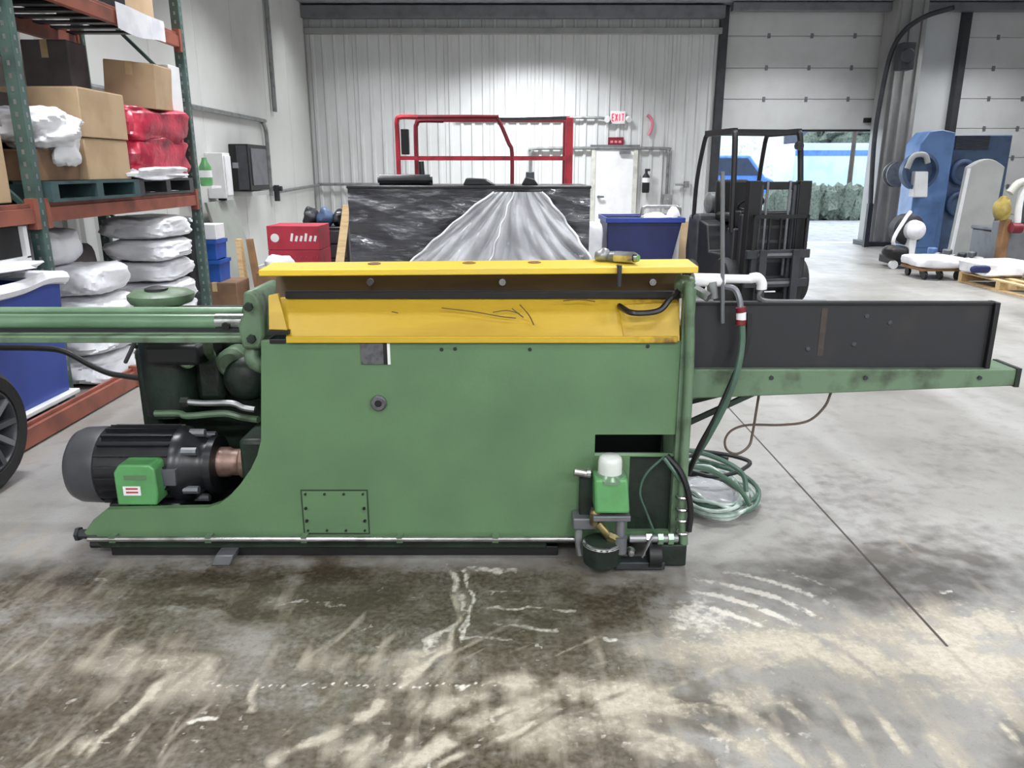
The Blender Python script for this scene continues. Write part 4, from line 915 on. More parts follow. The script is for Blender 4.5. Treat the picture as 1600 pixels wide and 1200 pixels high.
ec = thing('electrical_cabinet', 'white electrical cabinet on the left wall beside the dark screen', 'cabinet', (XL+.1, a.y, 1.15))
obj('body', B().box(XL+.002, XL+.26, a.y-.2, b_.y-.5, 1.2, 1.83), 'white_paint', ec, bevel=.008)
obj('door', B().box(XL+.26, XL+.28, a.y-.17, b_.y-.53, 1.24, 1.79), 'white_paint', ec, bevel=.005)
obj('warning_label', B().box(XL+.28, XL+.283, a.y+.1, a.y+.35, 1.62, 1.7), 'screen_grey', ec); obj('cable_gland', B().cyl((XL+.13, a.y, 1.165), (XL+.13, a.y, 1.2), .06), 'black', ec)
cdt = B()
c0, c1 = onleft(306, 170), onleft(405, 188); cz = (c0.z+c1.z)/2
cdt.tube([(XL+.06, 8.2, cz), (XL+.06, c1.y-.4, cz), (XL+.06, c1.y-.05, cz-.02), (XL+.06, c1.y+.12, cz-.14), (XL+.06, c1.y+.15, cz-.4), (XL+.06, c1.y+.15, 1.15)], .035, 8, 5)
tag(obj('wall_conduit', cdt, 'galv'), 'grey conduit running along the left wall and bending down past the screen', 'pipe')
c2 = onleft(414, 60); tag(obj('cable_riser', B().cyl((XL+.05, c2.y+.05, cz+.2), (XL+.05, c2.y+.05, HC-.02), .03).cyl((XL+.05, c2.y+.16, cz+.2), (XL+.05, c2.y+.16, HC-.02), .02), 'galv'), 'pair of thin grey pipes rising up the left wall above the bent conduit', 'pipe')
q = onleft(424, 300); pb = thing('wall_pipe', 'dark tee fitting with a thin grey pipe running into the corner', 'pipe', (XL+.1, q.y, q.z))
obj('tee', B().cyl((XL+.1, q.y, q.z-.16), (XL+.1, q.y, q.z+.12), .05).cyl((XL+.0, q.y, q.z+.06), (XL+.2, q.y, q.z+.06), .045), 'steel_dark', pb)
obj('run', B().tube([(XL+.1, q.y, q.z), (XL+.1, YB-.3, q.z+.06), (XL+.25, YB-.12, q.z+.08), (-2.4, YB-.12, q.z+.08)], .03, 8, 4), 'galv', pb)
q = onleft(318, 250)
tag(obj('red_pipe', B().cyl((XL+.06, 10.6, 1.75), (XL+.06, 10.6, 2.42), .03), 'pink'), 'short faded red pipe on the left wall behind the far green upright', 'pipe')
gb_ = thing('spray_bottle', 'green and white bottle on a bracket behind the far green upright', 'bottle', (XL+.3, 10.55, 1.55))
obj('shelf', B().box(XL+.001, XL+.42, 10.40, 10.75, 1.36, 1.39), 'white_paint', gb_)
obj('bottle', B().lathe((XL+.3, 10.55, 1.39), (0, 0, 1), [(.07, 0), (.08, .03), (.08, .24), (.04, .31), (.03, .36)], 18), 'green_bright', gb_); obj('label_band', B().lathe((XL+.3, 10.55, 1.5), (0, 0, 1), [(.082, 0), (.082, .09)], 18), 'white_paint', gb_)
tag(obj('sheet_panel', B().hexa([(-4.0, 10.9, .0), (-3.96, 10.9, 0), (-3.96, 12.0, 0), (-4.0, 12.0, 0), (-4.26, 10.9, 1.16), (-4.22, 10.9, 1.16), (-4.22, 12.0, 1.16), (-4.26, 12.0, 1.16)]), 'grey_sheet', bevel=.004), 'grey sheet panel leaning against the left wall below the cabinet', 'panel')
bt = thing('stacked_crates', 'x', 'crate')
bpy.data.objects.remove(bt)
def crate(x, y, z, w_, d_, h, m_, label, grp=None):
    t = thing('plastic_crate', label, 'crate', (x, y, z), grp)
    obj('body', tub(x-w_/2, x+w_/2, y-d_/2, y+d_/2, z, z+h-.03, .01, .012), m_, t, bevel=.004)
    r = B(); r.box(x-w_/2-.012, x+w_/2+.012, y-d_/2-.012, y-d_/2+.01, z+h-.04, z+h).box(x-w_/2-.012, x+w_/2+.012, y+d_/2-.01, y+d_/2+.012, z+h-.04, z+h).box(x-w_/2-.012, x-w_/2+.01, y-d_/2, y+d_/2, z+h-.04, z+h).box(x+w_/2-.01, x+w_/2+.012, y-d_/2, y+d_/2, z+h-.04, z+h)
    obj('rim', r, m_, t); return t
bx0 = P(334, 400, 9.0).x
crate(bx0, 9.0, .35, .24, .34, .25, 'blue_box', 'lower blue crate of the stack behind the far green upright')
crate(bx0-.02, 9.0, .605, .24, .34, .22, 'blue_box', 'upper blue crate of the stack behind the far green upright')
carton(bx0-.13, bx0+.1, 8.87, 9.15, .83, 1.0, 'white carton on top of the blue crates', 'white_paint', tapes=False)
carton(bx0-.2, bx0+.3, 8.8, 9.25, .0, .345, 'brown carton on the floor under the blue crates', 'cardboard_dark')
for i, (px_, lean) in enumerate(((380, .10), (392, .14))):
    q = P(px_, 425, 9.4) if i == 0 else P(px_+10, 425, 9.4)
    tag(obj('wooden_board', B().hexa([(q.x, 9.3, 0), (q.x+.06, 9.3, 0), (q.x+.06, 9.42, 0), (q.x, 9.42, 0), (q.x-lean, 9.5, .78), (q.x-lean+.06, 9.5, .78), (q.x-lean+.06, 9.6, .78), (q.x-lean, 9.6, .78)]), 'wood' if i == 0 else 'wood_dark'), ('pale' if i == 0 else 'dark')+' wooden board leaning behind the left end of the yellow lid', 'board')

# ------------------------------------------------------------------ middle distance
# red boxes with white markings
RY = 10.0
zr_ = 0
for i, (h, lbl) in enumerate(((.30, 'bottom'), (.30, 'middle'), (.31, 'topmost'))):
    x0, x1 = P(418, 380, RY).x, P(499, 380, RY).x
    t = carton(x0, x1, RY, RY+.6, zr_, zr_+h-.004, 'red carton with white marks, %s of the stack beyond the yellow lid' % lbl, 'red_box', tapes=False, name='red_carton')
    a_ = (x1-x0)/2
    if i == 2:
        obj('mark', B().lathe((-a_+.10, -.3, h*.5), (0, -1, 0), [(.055, 0), (.055, .003)], 16), 'white_paint', t)
        for k in range(6): obj('mark', B().bar((a_-.36+k*.06, -.302, h*.36), (a_-.34+k*.06, -.302, h*.36+(.10 if k in (0, 3) else .07)), .03, .003), 'white_paint', t)
    if i == 1:
        for k in range(6): obj('mark', B().bar((a_-.40+k*.07, -.302, h*.6), (a_-.38+k*.07, -.302, h*.75), .02, .003), 'pink', t)
    zr_ += h
zt_ = zr_
tag(obj('white_bag', B().blob((P(438, 415, 9.2).x, 9.2, .52), (.16, .14, .09), .8, 18, 10, 9, .12), 'white_plastic'), 'small white bag in front of the red cartons', 'bag')
carton(P(438, 415, 9.2).x-.25, P(438, 415, 9.2).x+.3, 9.05, 9.5, 0, .425, 'brown carton on the floor before the red cartons', 'cardboard_dark')
tl = thing('tool_cart', 'dark tool cart heaped with black bags beside the red cartons', 'cart', (-2.35, 11.2, 0))
xa, xb = P(482, 380, 11).x, P(545, 380, 11).x
obj('body', B().box(xa, xb, 11, 11.6, .12, .82), 'black_paint', tl, bevel=.01)
for k in range(3): obj('drawer', B().box(xa+.03, xb-.03, 10.985, 11, .2+k*.2, .37+k*.2), 'charcoal', tl, bevel=.004)
for x in (xa+.06, xb-.06): obj('caster', B().cyl((x-.02, 11.1, .06), (x+.02, 11.1, .06), .06).cyl((x-.02, 11.5, .06), (x+.02, 11.5, .06), .06), 'black', tl)
for i, (px_, py_, r_, m_, l_) in enumerate(((486, 335, .11, 'steel_dark', 'dark grey bag on the left end of the tool cart'), (508, 332, .115, 'blue_slate', 'slate blue bag on the middle of the tool cart'), (531, 338, .105, 'black_gloss', 'black bag on the right end of the tool cart'))):
    q = P(px_, py_, 11.25); tag(obj('tool_bag', B().blob((q.x, 11.25, .82+r_*1.1), (r_, r_*1.2, r_*1.1), .8, 20, 12, i+3, .12), m_), l_, 'bag')
q, q2 = P(523, 415, 9.35), P(534, 322, 9.6)
tag(obj('yellow_plank', B().hexa([(q.x-.06, 9.2, 0), (q.x+.05, 9.2, 0), (q.x+.05, 9.24, 0), (q.x-.06, 9.24, 0), (q2.x-.05, 9.9, q2.z), (q2.x+.05, 9.9, q2.z), (q2.x+.05, 9.94, q2.z), (q2.x-.05, 9.94, q2.z)]), 'wood'), 'yellowish plank leaning beside the black wrapped crate', 'plank')

# black wrapped crate with clear film over its right half
CY = 9.0; cx0, cx1 = P(546, 350, CY).x, P(921, 350, CY).x; cz1 = P(700, 293, CY).z
ck = thing('wrapped_crate', 'wide crate wrapped in shiny black stretch film behind the machine', 'crate', ((cx0+cx1)/2, CY+.6, 0))
rw_ = random.Random(4); WR = [(rw_.uniform(-5, 5), rw_.uniform(4, 16), rw_.uniform(0, 6.3), rw_.uniform(-3, 3)) for _ in range(9)]
def wrap(u, v):
    z = .14+(cz1-.14)*v; x = cx0+(cx1-cx0)*u
    y = sum(abs(math.sin(a*x+b*z+p+.8*math.sin(q*x+2*z))) for a, b, p, q in WR)/9-.64
    return (x, CY+.085*y*min(1, (1-v)*9)-.004, z)
fb_ = B(); nu, nv = 170, 84
vs = [wrap(i/nu, j/nv) for j in range(nv+1) for i in range(nu+1)]; k0_ = len(vs)
vs += [(cx0, CY+1.2, .14), (cx1, CY+1.2, .14), (cx0, CY+1.2, cz1), (cx1, CY+1.2, cz1)]
fs = [(j*(nu+1)+i, j*(nu+1)+i+1, (j+1)*(nu+1)+i+1, (j+1)*(nu+1)+i) for j in range(nv) for i in range(nu)]
fs += [tuple([nv*(nu+1)+i for i in range(nu+1)]+[k0_+3, k0_+2]), tuple([i for i in range(nu, -1, -1)]+[k0_, k0_+1]), (k0_+1, k0_, k0_+2, k0_+3),
       tuple([j*(nu+1) for j in range(nv, -1, -1)][::-1]+[k0_+2, k0_])[::-1], tuple([j*(nu+1)+nu for j in range(nv+1)][::-1]+[k0_+1, k0_+3])[::-1]]
obj('film', fb_.add(vs, fs), 'black_film', ck)
sk = obj('skid', B().box(cx0, cx1, CY+.02, CY+.14, 0, .135).box(cx0, cx1, CY+.55, CY+.67, 0, .135).box(cx0, cx1, CY+1.05, CY+1.18, 0, .135), 'wood_dark', ck)
obj('top_seam', B().box(cx0-.01, cx1+.01, CY-.025, CY+1.2, cz1-.012, cz1+.02), 'black_gloss', ck, bevel=.01)
DR = [(rw_.uniform(-22, 22), rw_.uniform(-9, 9), rw_.uniform(0, 6.3)) for _ in range(8)]
def drape(u, v):  # clings to the crate at its narrow top edge and spreads to a wide foot
    xt0, xt1 = P(772, 308, CY).x, P(846, 304, CY).x; xb0, xb1 = P(620, 425, CY-.25).x, P(945, 425, CY-.25).x
    w_ = v**.9; sk_ = (1-v)*v*.35
    x = (xt0+(xt1-xt0)*u)*(1-w_)+(xb0+(xb1-xb0)*u)*w_+sk_*(.5-u)*-.3
    z = (cz1-.05)*(1-v)+.40*v+.05*math.sin(9*u+2)*v*v
    cr_ = sum(abs(math.sin(a*(u-.5)*(1+.5*(1-v))+b*v+p)) for a, b, p in DR)/8-.64
    return (x, CY-.045-.16*v-.34*cr_*(.25+.9*v), z)
cf_ = obj('clear_film', B().sheet(drape, 130, 60, .003), 'clear_film'); tag(cf_, 'clear plastic film draped over the right front of the black wrapped crate', 'film')
hem = B()
for u in (0.0, 1.0, .42): hem.tube([Vector(drape(u, k/14))+Vector((.012*math.sin(k*2.1), -.012, 0)) for k in range(15)], .013 if u != .42 else .008, 7, 2)
obj('hem', hem, 'film_hem', cf_)
rl = thing('film_roll', 'black roll lying on the left of the black wrapped crate', 'roll', (0, 0, 0)); rl.location = (0, 0, 0)
qa, qb = P(593, 284, CY+.25), P(672, 285, CY+.3); zz = cz1+.02
obj('roll', B().cyl((qa.x, CY+.25, zz+.062), (qb.x, CY+.3, zz+.062), .06), 'black_gloss', rl); obj('core', B().cyl((qa.x-.02, CY+.249, zz+.062), (qb.x+.03, CY+.301, zz+.062), .035), 'steel_dark', rl)
jm = thing('floor_jack', 'small black stand with a lens-like head on the black wrapped crate', 'stand', (P(662, 285, CY+.5).x, CY+.5, zz))
q = P(660, 285, CY+.55)
obj('base', B().box(q.x-.05, q.x+.12, CY+.48, CY+.62, zz, zz+.05), 'black', jm, bevel=.008); obj('post', B().cyl((q.x, CY+.55, zz+.05), (q.x-.01, CY+.55, zz+.27), .035), 'black_gloss', jm); obj('knob', B().cyl((q.x+.05, CY+.5, zz+.06), (q.x+.05, CY+.46, zz+.06), .05), 'black', jm)
jm['label'] = 'small black stand on the black wrapped crate, behind the black roll'; jm.name = 'clamp_stand'
x_ = P(745, 288, CY+.4).x; tag(obj('folded_film', B().prism([(x_-.16, zz), (x_+.22, zz), (x_+.1, zz+.07), (x_-.12, zz+.08)], 'y', CY+.3, CY+.7), 'black_gloss', bevel=.012), 'folded black film lying on the middle of the black wrapped crate', 'film')
x_ = P(828, 284, CY+.4).x; tag(obj('black_pouch', B().prism([(x_-.1, zz), (x_+.1, zz), (x_+.05, zz+.07), (x_-.05, zz+.09)], 'y', CY+.35, CY+.6), 'black', bevel=.012), 'small black pouch on the right of the black wrapped crate', 'pouch')

# scissor lift with its red guard rails
SY = 11.6; sx0, sx1 = P(622, 240, SY).x, P(890, 240, SY).x; zp = 1.2; z2, zm = P(0, 183, SY).z, P(0, 247, SY).z
sl = thing('scissor_lift', 'scissor lift with red guard rails standing behind the black wrapped crate', 'lift', ((sx0+sx1)/2, SY+.4, 0))
obj('platform', B().box(sx0-.02, sx1+.02, SY-.03, SY+.85, zp-.12, zp), 'steel_dark', sl, bevel=.01)
obj('chassis', B().box(sx0, sx1, SY, SY+.8, .18, .5), 'red_paint', sl, bevel=.02)
for x in (sx0+.3, sx1-.3):
    for y in (SY-.02, SY+.74): obj('wheel', B().lathe((x, y, .19), (0, 1, 0), [(.08, 0), (.18, 0), (.19, .02), (.19, .09), (.18, .1)], 18), 'rubber', sl)
for y in (SY+.1, SY+.6):
    for k in range(3):
        za, zb = .5+k*.19, .5+(k+1)*.19; obj('scissor_arm', B().bar((sx0+.2, y, za), (sx1-.2, y, zb), .05, .07), 'steel_grey', sl); obj('scissor_arm', B().bar((sx0+.2, y+.06, zb), (sx1-.2, y+.06, za), .05, .07), 'steel_grey', sl)
rx_ = P(778, 183, SY).x; rd_ = P(800, 240, SY).x
ft = B().tube([(sx0, SY, zp), (sx0, SY, z2-.25), (sx0+.0, SY, z2-.06), (sx0+.05, SY, z2), (sx0+.3, SY, z2)], .035, 8, 5)
obj('corner_post', ft, 'red_paint', sl)
ft = B().tube([(sx0+.17, SY+.8, zp), (sx0+.17, SY+.8, z2-.2), (sx0+.19, SY+.8, z2-.05), (sx0+.25, SY+.8, z2), (sx0+.6, SY+.8, z2)], .035, 8, 5)
obj('corner_post', ft, 'dark_red', sl)
obj('top_rail', B().tube([(sx0+.2, SY, z2), (rx_-.1, SY, z2), (rx_, SY, z2-.03), (rd_-.05, SY, z2-.35), (rd_, SY, z2-.5), (rd_, SY, zp)], .03, 8, 5), 'dark_red', sl)
obj('top_rail', B().bar((rx_-.02, SY+.03, z2-.03), (sx1, SY+.03, z2-.01), .045, .045), 'steel_dark', sl)
obj('top_rail', B().bar((sx0+.4, SY+.8, z2), (sx1, SY+.8, z2), .045, .045), 'dark_red', sl)
obj('mid_rail', B().bar((sx0, SY, zm), (sx1, SY, zm), .05, .055), 'red_paint', sl); obj('mid_rail', B().bar((sx0+.15, SY+.8, zm), (sx1, SY+.8, zm), .05, .05), 'red_paint', sl)
obj('gate_post', B().box(sx1-.06, sx1+.045, SY-.03, SY+.06, zp, z2), 'red_paint', sl, bevel=.012); obj('gate_post', B().box(sx1-.05, sx1+.04, SY+.76, SY+.84, zp, z2), 'dark_red', sl, bevel=.01)
obj('control_box', B().box(sx0+.05, sx0+.16, SY-.02, SY+.1, zm+.05, zm+.4), 'black', sl, bevel=.012)

# blue tilt bin
BY = 10.4; u0_, u1_ = P(949, 345, BY).x, P(1067, 345, BY).x; bz = P(0, 342, BY).z
tb_ = thing('tilt_bin', 'dark blue plastic tilt bin in front of the exit door', 'bin', ((u0_+u1_)/2, BY+.4, 0))
wv = [(u0_, .25, BY, u1_-.13)]
vs = [(u0_+.02, BY+.02, .22), (u1_-.16, BY+.02, .22), (u1_-.16, BY+.8, .22), (u0_+.02, BY+.8, .22), (u0_, BY, bz), (u1_, BY, bz), (u1_, BY+.9, bz), (u0_, BY+.9, bz),
      (u0_+.03, BY+.03, bz), (u1_-.03, BY+.03, bz), (u1_-.03, BY+.87, bz), (u0_+.03, BY+.87, bz), (u0_+.05, BY+.05, .25), (u1_-.2, BY+.05, .25), (u1_-.2, BY+.77, .25), (u0_+.05, BY+.77, .25)]
fs = [(0, 1, 2, 3), (12, 13, 14, 15)]
for k in range(4):
    n_ = (k+1) % 4; fs += [(k, n_, 4+n_, 4+k), (4+k, 4+n_, 8+n_, 8+k), (8+k, 8+n_, 12+n_, 12+k)]
obj('tub', B().add(vs, fs), 'navy', tb_, bevel=.012)
rb_ = B(); rb_.box(u0_-.02, u1_+.03, BY-.03, BY, bz-.05, bz+.015).box(u0_-.02, u1_+.03, BY+.9, BY+.93, bz-.05, bz+.015).box(u0_-.02, u0_, BY, BY+.9, bz-.05, bz+.015).box(u1_, u1_+.03, BY, BY+.9, bz-.05, bz+.015)
obj('rim', rb_, 'blue_bin', tb_, bevel=.006); obj('undercarriage', B().box(u0_+.05, u1_-.2, BY+.1, BY+.75, .14, .22), 'black', tb_)
for x in (u0_+.15, u1_-.3):
    for y in (BY+.12, BY+.7): obj('wheel', B().cyl((x, y-.025, .09), (x, y+.025, .09), .09), 'rubber', tb_)
hx0, hx1 = P(1003, 330, BY+.5).x, P(1062, 330, BY+.5).x; hz = P(0, 324, BY+.5).z
hh = thing('hand_truck', 'grey tubular handle and white canister standing in the blue tilt bin', 'cart', ((hx0+hx1)/2, BY+.5, .25))
obj('handle', B().tube([(hx0, BY+.5, .26), (hx0, BY+.5, hz-.1), (hx0+.04, BY+.5, hz), (hx0+.12, BY+.5, hz+.01), (hx1-.12, BY+.5, hz+.01), (hx1-.04, BY+.5, hz), (hx1, BY+.5, hz-.1), (hx1-.1, BY+.5, .26)], .025, 8, 5), 'galv', hh)
x_ = (hx0+hx1)/2+.12; obj('canister', B().lathe((x_+.04, BY+.42, .26), (0, 0, 1), [(.1, 0), (.1, .72), (.07, .8), (.03, .85)], 18), 'white_paint', hh); obj('band', B().lathe((x_+.04, BY+.42, .90), (0, 0, 1), [(.102, 0), (.102, .06)], 18), 'blue_bin', hh)
tag(obj('white_cloth', B().blob((hx0+.16, BY+.35, bz-.02), (.2, .22, .07), .8, 20, 10, 6, .15), 'white_plastic'), 'white plastic lying in the top of the blue tilt bin', 'plastic')
tag(obj('paper_sheet', B().blob((u0_-.16, BY+.2, .45), (.11, .2, .45), .3, 20, 12, 5, .04), 'white_plastic'), 'white wrapped post standing left of the blue tilt bin', 'post')
tag(obj('cardboard_sheet', B().hexa([(u1_-.06, BY+.3, 0), (u1_+.14, BY+.3, 0), (u1_+.14, BY+.34, 0), (u1_-.06, BY+.34, 0), (u1_+.12, BY+.62, .9), (u1_+.24, BY+.62, .9), (u1_+.24, BY+.66, .9), (u1_+.12, BY+.66, .9)]), 'cardboard'), 'tan cardboard sheet leaning right of the blue tilt bin', 'cardboard')

# ------------------------------------------------------------------ on the back wall
YW = YB-.03
q = P(965, 184, YW)
ex = thing('exit_sign', 'lit red exit sign with emergency lamps on the back wall', 'sign', (q.x, YW, q.z))
obj('housing', B().box(q.x-.16, q.x+.16, YW-.08, YW, q.z-.13, q.z+.13), 'white_paint', ex, bevel=.01)
obj('face', B().box(q.x-.145, q.x+.145, YW-.085, YW-.08, q.z-.1, q.z+.1), 'white_paint', ex)
LT = {'E': [((0, 0), (0, 1)), ((0, 0), (.6, 0)), ((0, .5), (.5, .5)), ((0, 1), (.6, 1))], 'X': [((0, 0), (.6, 1)), ((0, 1), (.6, 0))], 'I': [((.3, 0), (.3, 1))], 'T': [((.3, 0), (.3, 1)), ((0, 1), (.6, 1))]}
for k, ch in enumerate('EXIT'):
    b = B()
    for (xa, za), (xb, zb) in LT[ch]: b.bar((q.x-.13+k*.07+xa*.075, YW-.088, q.z-.07+za*.14), (q.x-.13+k*.07+xb*.075+.0001, YW-.088, q.z-.07+zb*.14), .022, .006, (0, 1, 0))
    obj('letter', b, 'lamp_red', ex)
for s in (-1, 1): obj('emergency_lamp', B().cyl((q.x+s*.22, YW-.03, q.z-.02), (q.x+s*.24, YW-.12, q.z-.05), .06), 'white_paint', ex)
q = P(962, 222, YW); rs_ = thing('red_sign', 'small dark red sign above the exit door', 'sign', (q.x, YW, q.z))
obj('board', B().box(q.x-.17, q.x+.17, YW-.02, YW, q.z-.1, q.z+.1), 'dark_red', rs_, bevel=.004)
for k in range(3): obj('print_line', B().box(q.x-.12+k*.09, q.x-.06+k*.09, YW-.022, YW-.02, q.z-.02, q.z+.03), 'pink', rs_)
q = P(1014, 195, YW); tag(obj('fire_sign', B().tube([(q.x-.05, YW-.03, q.z+.2), (q.x+.05, YW-.03, q.z+.1), (q.x+.06, YW-.03, q.z-.05), (q.x+.0, YW-.03, q.z-.22)], .035, 8, 5), 'pink'), 'faded red curved hose hanging on the back wall right of the exit sign', 'hose')
cb = B()
xa, xb = P(829, 260, YW).x, P(1043, 260, YW).x; zt2 = P(0, 232, YW).z; zb1, zb2 = P(0, 285, YW).z, P(0, 305, YW).z
cb.tube([(xa, YW-.05, zb1-.2), (xa, YW-.05, zt2-.2), (xa+.04, YW-.05, zt2-.05), (xa+.2, YW-.05, zt2), (xb-.2, YW-.05, zt2), (xb-.04, YW-.05, zt2-.06), (xb, YW-.05, zt2-.2), (xb, YW-.05, zb2)], .035, 8, 5)
tag(obj('wall_conduit', cb, 'galv'), 'grey conduit arching over the exit door on the back wall', 'pipe')
q = P(1042, 312, YW); tag(obj('switch_box', B().box(q.x-.1, q.x+.1, YW-.12, YW, q.z-.12, q.z+.12).cyl((q.x, YW-.12, q.z), (q.x, YW-.15, q.z), .03), 'galv', bevel=.01), 'grey switch box under the right end of the arched conduit', 'box')
zc1 = P(0, 184, YW).z; tag(obj('wall_conduit', B().tube([(P(715, 184, YW).x, YW-.06, zc1), (P(900, 184, YW).x, YW-.06, zc1), (P(945, 184, YW).x, YW-.06, zc1-.02), (P(955, 192, YW).x, YW-.06, zc1-.12)], .03, 8, 5), 'galv'), 'thin grey conduit running along the back wall to the exit sign', 'pipe')
q = P(1008, 285, YW); fe = thing('fire_extinguisher', 'fire extinguisher on the wall right of the exit door', 'extinguisher', (q.x, YW, q.z))
obj('cylinder', B().lathe((q.x, YW-.1, q.z-.22), (0, 0, 1), [(.07, 0), (.08, .02), (.08, .34), (.03, .42), (.03, .46)], 18), 'black', fe); obj('label_band', B().lathe((q.x, YW-.1, q.z+.0), (0, 0, 1), [(.082, 0), (.082, .1)], 18), 'white_paint', fe); obj('valve', B().box(q.x-.03, q.x+.08, YW-.13, YW-.07, q.z+.24, q.z+.29), 'steel_dark', fe)
q = P(1072, 288, YW); tag(obj('pipe_stub', B().cyl((q.x-.25, YW-.06, q.z), (q.x, YW-.06, q.z), .025).box(q.x-.05, q.x+.05, YW-.1, YW, q.z-.07, q.z+.07), 'galv'), 'small grey junction box with a stub of pipe left of the doorway', 'box')
q = P(828, 276, YW); tag(obj('outlet_box', B().box(q.x-.09, q.x+.09, YW-.1, YW, q.z-.1, q.z+.1), 'steel_dark', bevel=.01), 'dark outlet box under the left end of the arched conduit', 'box')

# ------------------------------------------------------------------ forklift
fk = thing('forklift', 'black forklift with overhead guard parked in front of the open roll-up door', 'forklift', (0, 0, 0), local=True)
obj('body', B().prism([(-.6, .22), (.62, .22), (.75, .4), (.75, .95), (.55, 1.02), (.2, .95), (.1, .62), (-.35, .62), (-.42, .95), (-.6, .95)], 'x', -.5, .5), 'black_paint', fk, bevel=.02)
obj('counterweight', B().prism([(.45, .25), (.82, .3), (.86, .6), (.8, 1.05), (.45, 1.08)], 'x', -.52, .52), 'charcoal', fk, bevel=.04)
for x, y, r in ((-.5, -.5, .3), (.5, -.5, .3), (-.48, .55, .24), (.48, .55, .24)):
    w_ = obj('wheel', B().lathe((x-.1, y, r), (1, 0, 0), [(r*.55, 0), (r*.93, 0), (r, .03), (r, .17), (r*.93, .2), (r*.55, .2)], 28), 'rubber', fk)
    obj('hub', B().lathe((x-.102, y, r), (1, 0, 0), [(.01, 0), (r*.5, .01), (r*.5, .19), (.01, .204)], 18), 'steel_grey', w_)
obj('seat', B().box(-.25, .25, .05, .5, .98, 1.1).box(-.25, .25, .42, .54, 1.05, 1.5), 'black', fk, bevel=.04)
obj('dashboard', B().box(-.42, .42, -.6, -.42, .95, 1.15), 'black', fk, bevel=.02)
obj('steering_wheel', B().torus((-.08, -.25, 1.22), (0, .5, 1), .17, .016, 24, 8).cyl((-.08, -.4, 1.05), (-.08, -.25, 1.22), .018), 'black', fk)
GZ = 2.06
for x in (-.5, .5):
    obj('guard_post', B().tube([(x, -.55, .9), (x, -.52, 1.3), (x*.96, -.42, GZ-.1), (x*.94, -.36, GZ)], .04, 8, 4), 'black', fk); obj('guard_post', B().tube([(x, .66, 1.0), (x, .62, 1.5), (x*.96, .5, GZ-.1), (x*.94, .42, GZ)], .032, 8, 4), 'black', fk)
    obj('roof_rail', B().bar((x*.94, -.4, GZ), (x*.94, .46, GZ), .06, .07), 'black', fk)
for k in range(7):
    y = -.38+k*.135; obj('roof_bar', B().bar((-.47, y, GZ), (.47, y, GZ), .03, .045), 'black', fk)
# mast
for x in (-.36, .36):
    obj('mast_channel', B().box(x-.085, x+.085, -.86, -.74, .06, 1.50), 'black', fk, bevel=.006); obj('inner_channel', B().box(x*.82-.03, x*.82+.03, -.84, -.76, .08, 1.46), 'steel_dark', fk, bevel=.005)
    obj('lift_chain', B().box(x*.45-.015, x*.45+.015, -.81, -.79, .4, 1.5), 'steel_grey', fk); obj('lift_cylinder', B().cyl((x*.68, -.78, .1), (x*.68, -.78, 1.45), .035), 'charcoal', fk)
for z in (.10, 1.05, 1.40): obj('mast_crossbar', B().box(-.4, .4, -.80, -.72, z, z+.09), 'black', fk, bevel=.006)
ca = obj('carriage', B().box(-.46, .46, -.95, -.89, .28, .38).box(-.46, .46, -.95, -.89, .62, .72).box(-.38, -.30, -.93, -.87, .28, .72).box(.30, .38, -.93, -.87, .28, .72), 'steel_dark', fk, bevel=.006)
for z in (.34, .67): obj('wear_bar', B().box(-.3, .3, -.957, -.95, z-.02, z+.01), 'steel_grey', ca)
obj('load_backrest', B().box(-.40, -.36, -.95, -.91, .72, 1.12).box(.36, .40, -.95, -.91, .72, 1.12).box(-.40, .40, -.95, -.91, 1.08, 1.12), 'black', fk)
for x in (-.16, 0, .16): obj('backrest_bar', B().box(x-.012, x+.012, -.94, -.92, .72, 1.1), 'black', fk)
for x in (-.24, .24): obj('fork', B().prism([(-.95, .72), (-.99, .72), (-.995, .08), (-1.95, .055), (-1.95, .03), (-.95, .03)], 'x', x-.05, x+.05), 'steel_dark', fk, bevel=.004)
obj('front_cowl', B().box(-.44, .44, -.7, -.6, .2, 1.12), 'black_paint', fk, bevel=.02)
for z in (.35, .55, .78, .95): obj('cowl_bar', B().box(-.3, .3, -.715, -.7, z, z+.035), 'charcoal', fk)
obj('gas_bottle', B().lathe((-.3, .72, 1.2), (1, 0, 0), [(.05, 0), (.14, .05), (.14, .55), (.05, .6)], 20), 'galv', fk)
obj('work_light', B().cyl((.42, -.46, GZ-.16), (.42, -.54, GZ-.17), .05), 'steel_dark', fk)
fk.location = (2.91, 9.75, 0); fk.rotation_euler = (0, 0, math.radians(12)); fk.scale = (.87, .87, .985)

# ------------------------------------------------------------------ right side: blue machine, grey slab, floor clutter
MY = 15.0; b0_, b1_ = P(1428, 300, MY).x, P(1480, 300, MY).x; mz = P(0, 207, MY).z; c1_ = P(1556, 300, MY+.8).x
bl = thing('blue_machine', 'tall blue industrial machine with a round opening beside the grey column', 'machine', ((b0_+c1_)/2, MY+.5, 0))
obj('cabinet', B().prism([(b0_, 0), (b1_, 0), (b1_, mz), (b1_-.25, mz+.05), (b0_+.15, mz+.02), (b0_, mz-.2)], 'y', MY, MY+.55), 'blue_machine', bl, bevel=.02)
obj('side_cabinet', B().box(b1_, c1_, MY+.55, MY+1.3, 0, mz-.02), 'blue_slate', bl, bevel=.02)
w0_ = P(1494, 212, MY+.55); w1_ = P(1543, 234, MY+.55); obj('grille', B().box(w0_.x, w1_.x, MY+.53, MY+.55, w1_.z, w0_.z), 'glass_dark', bl)
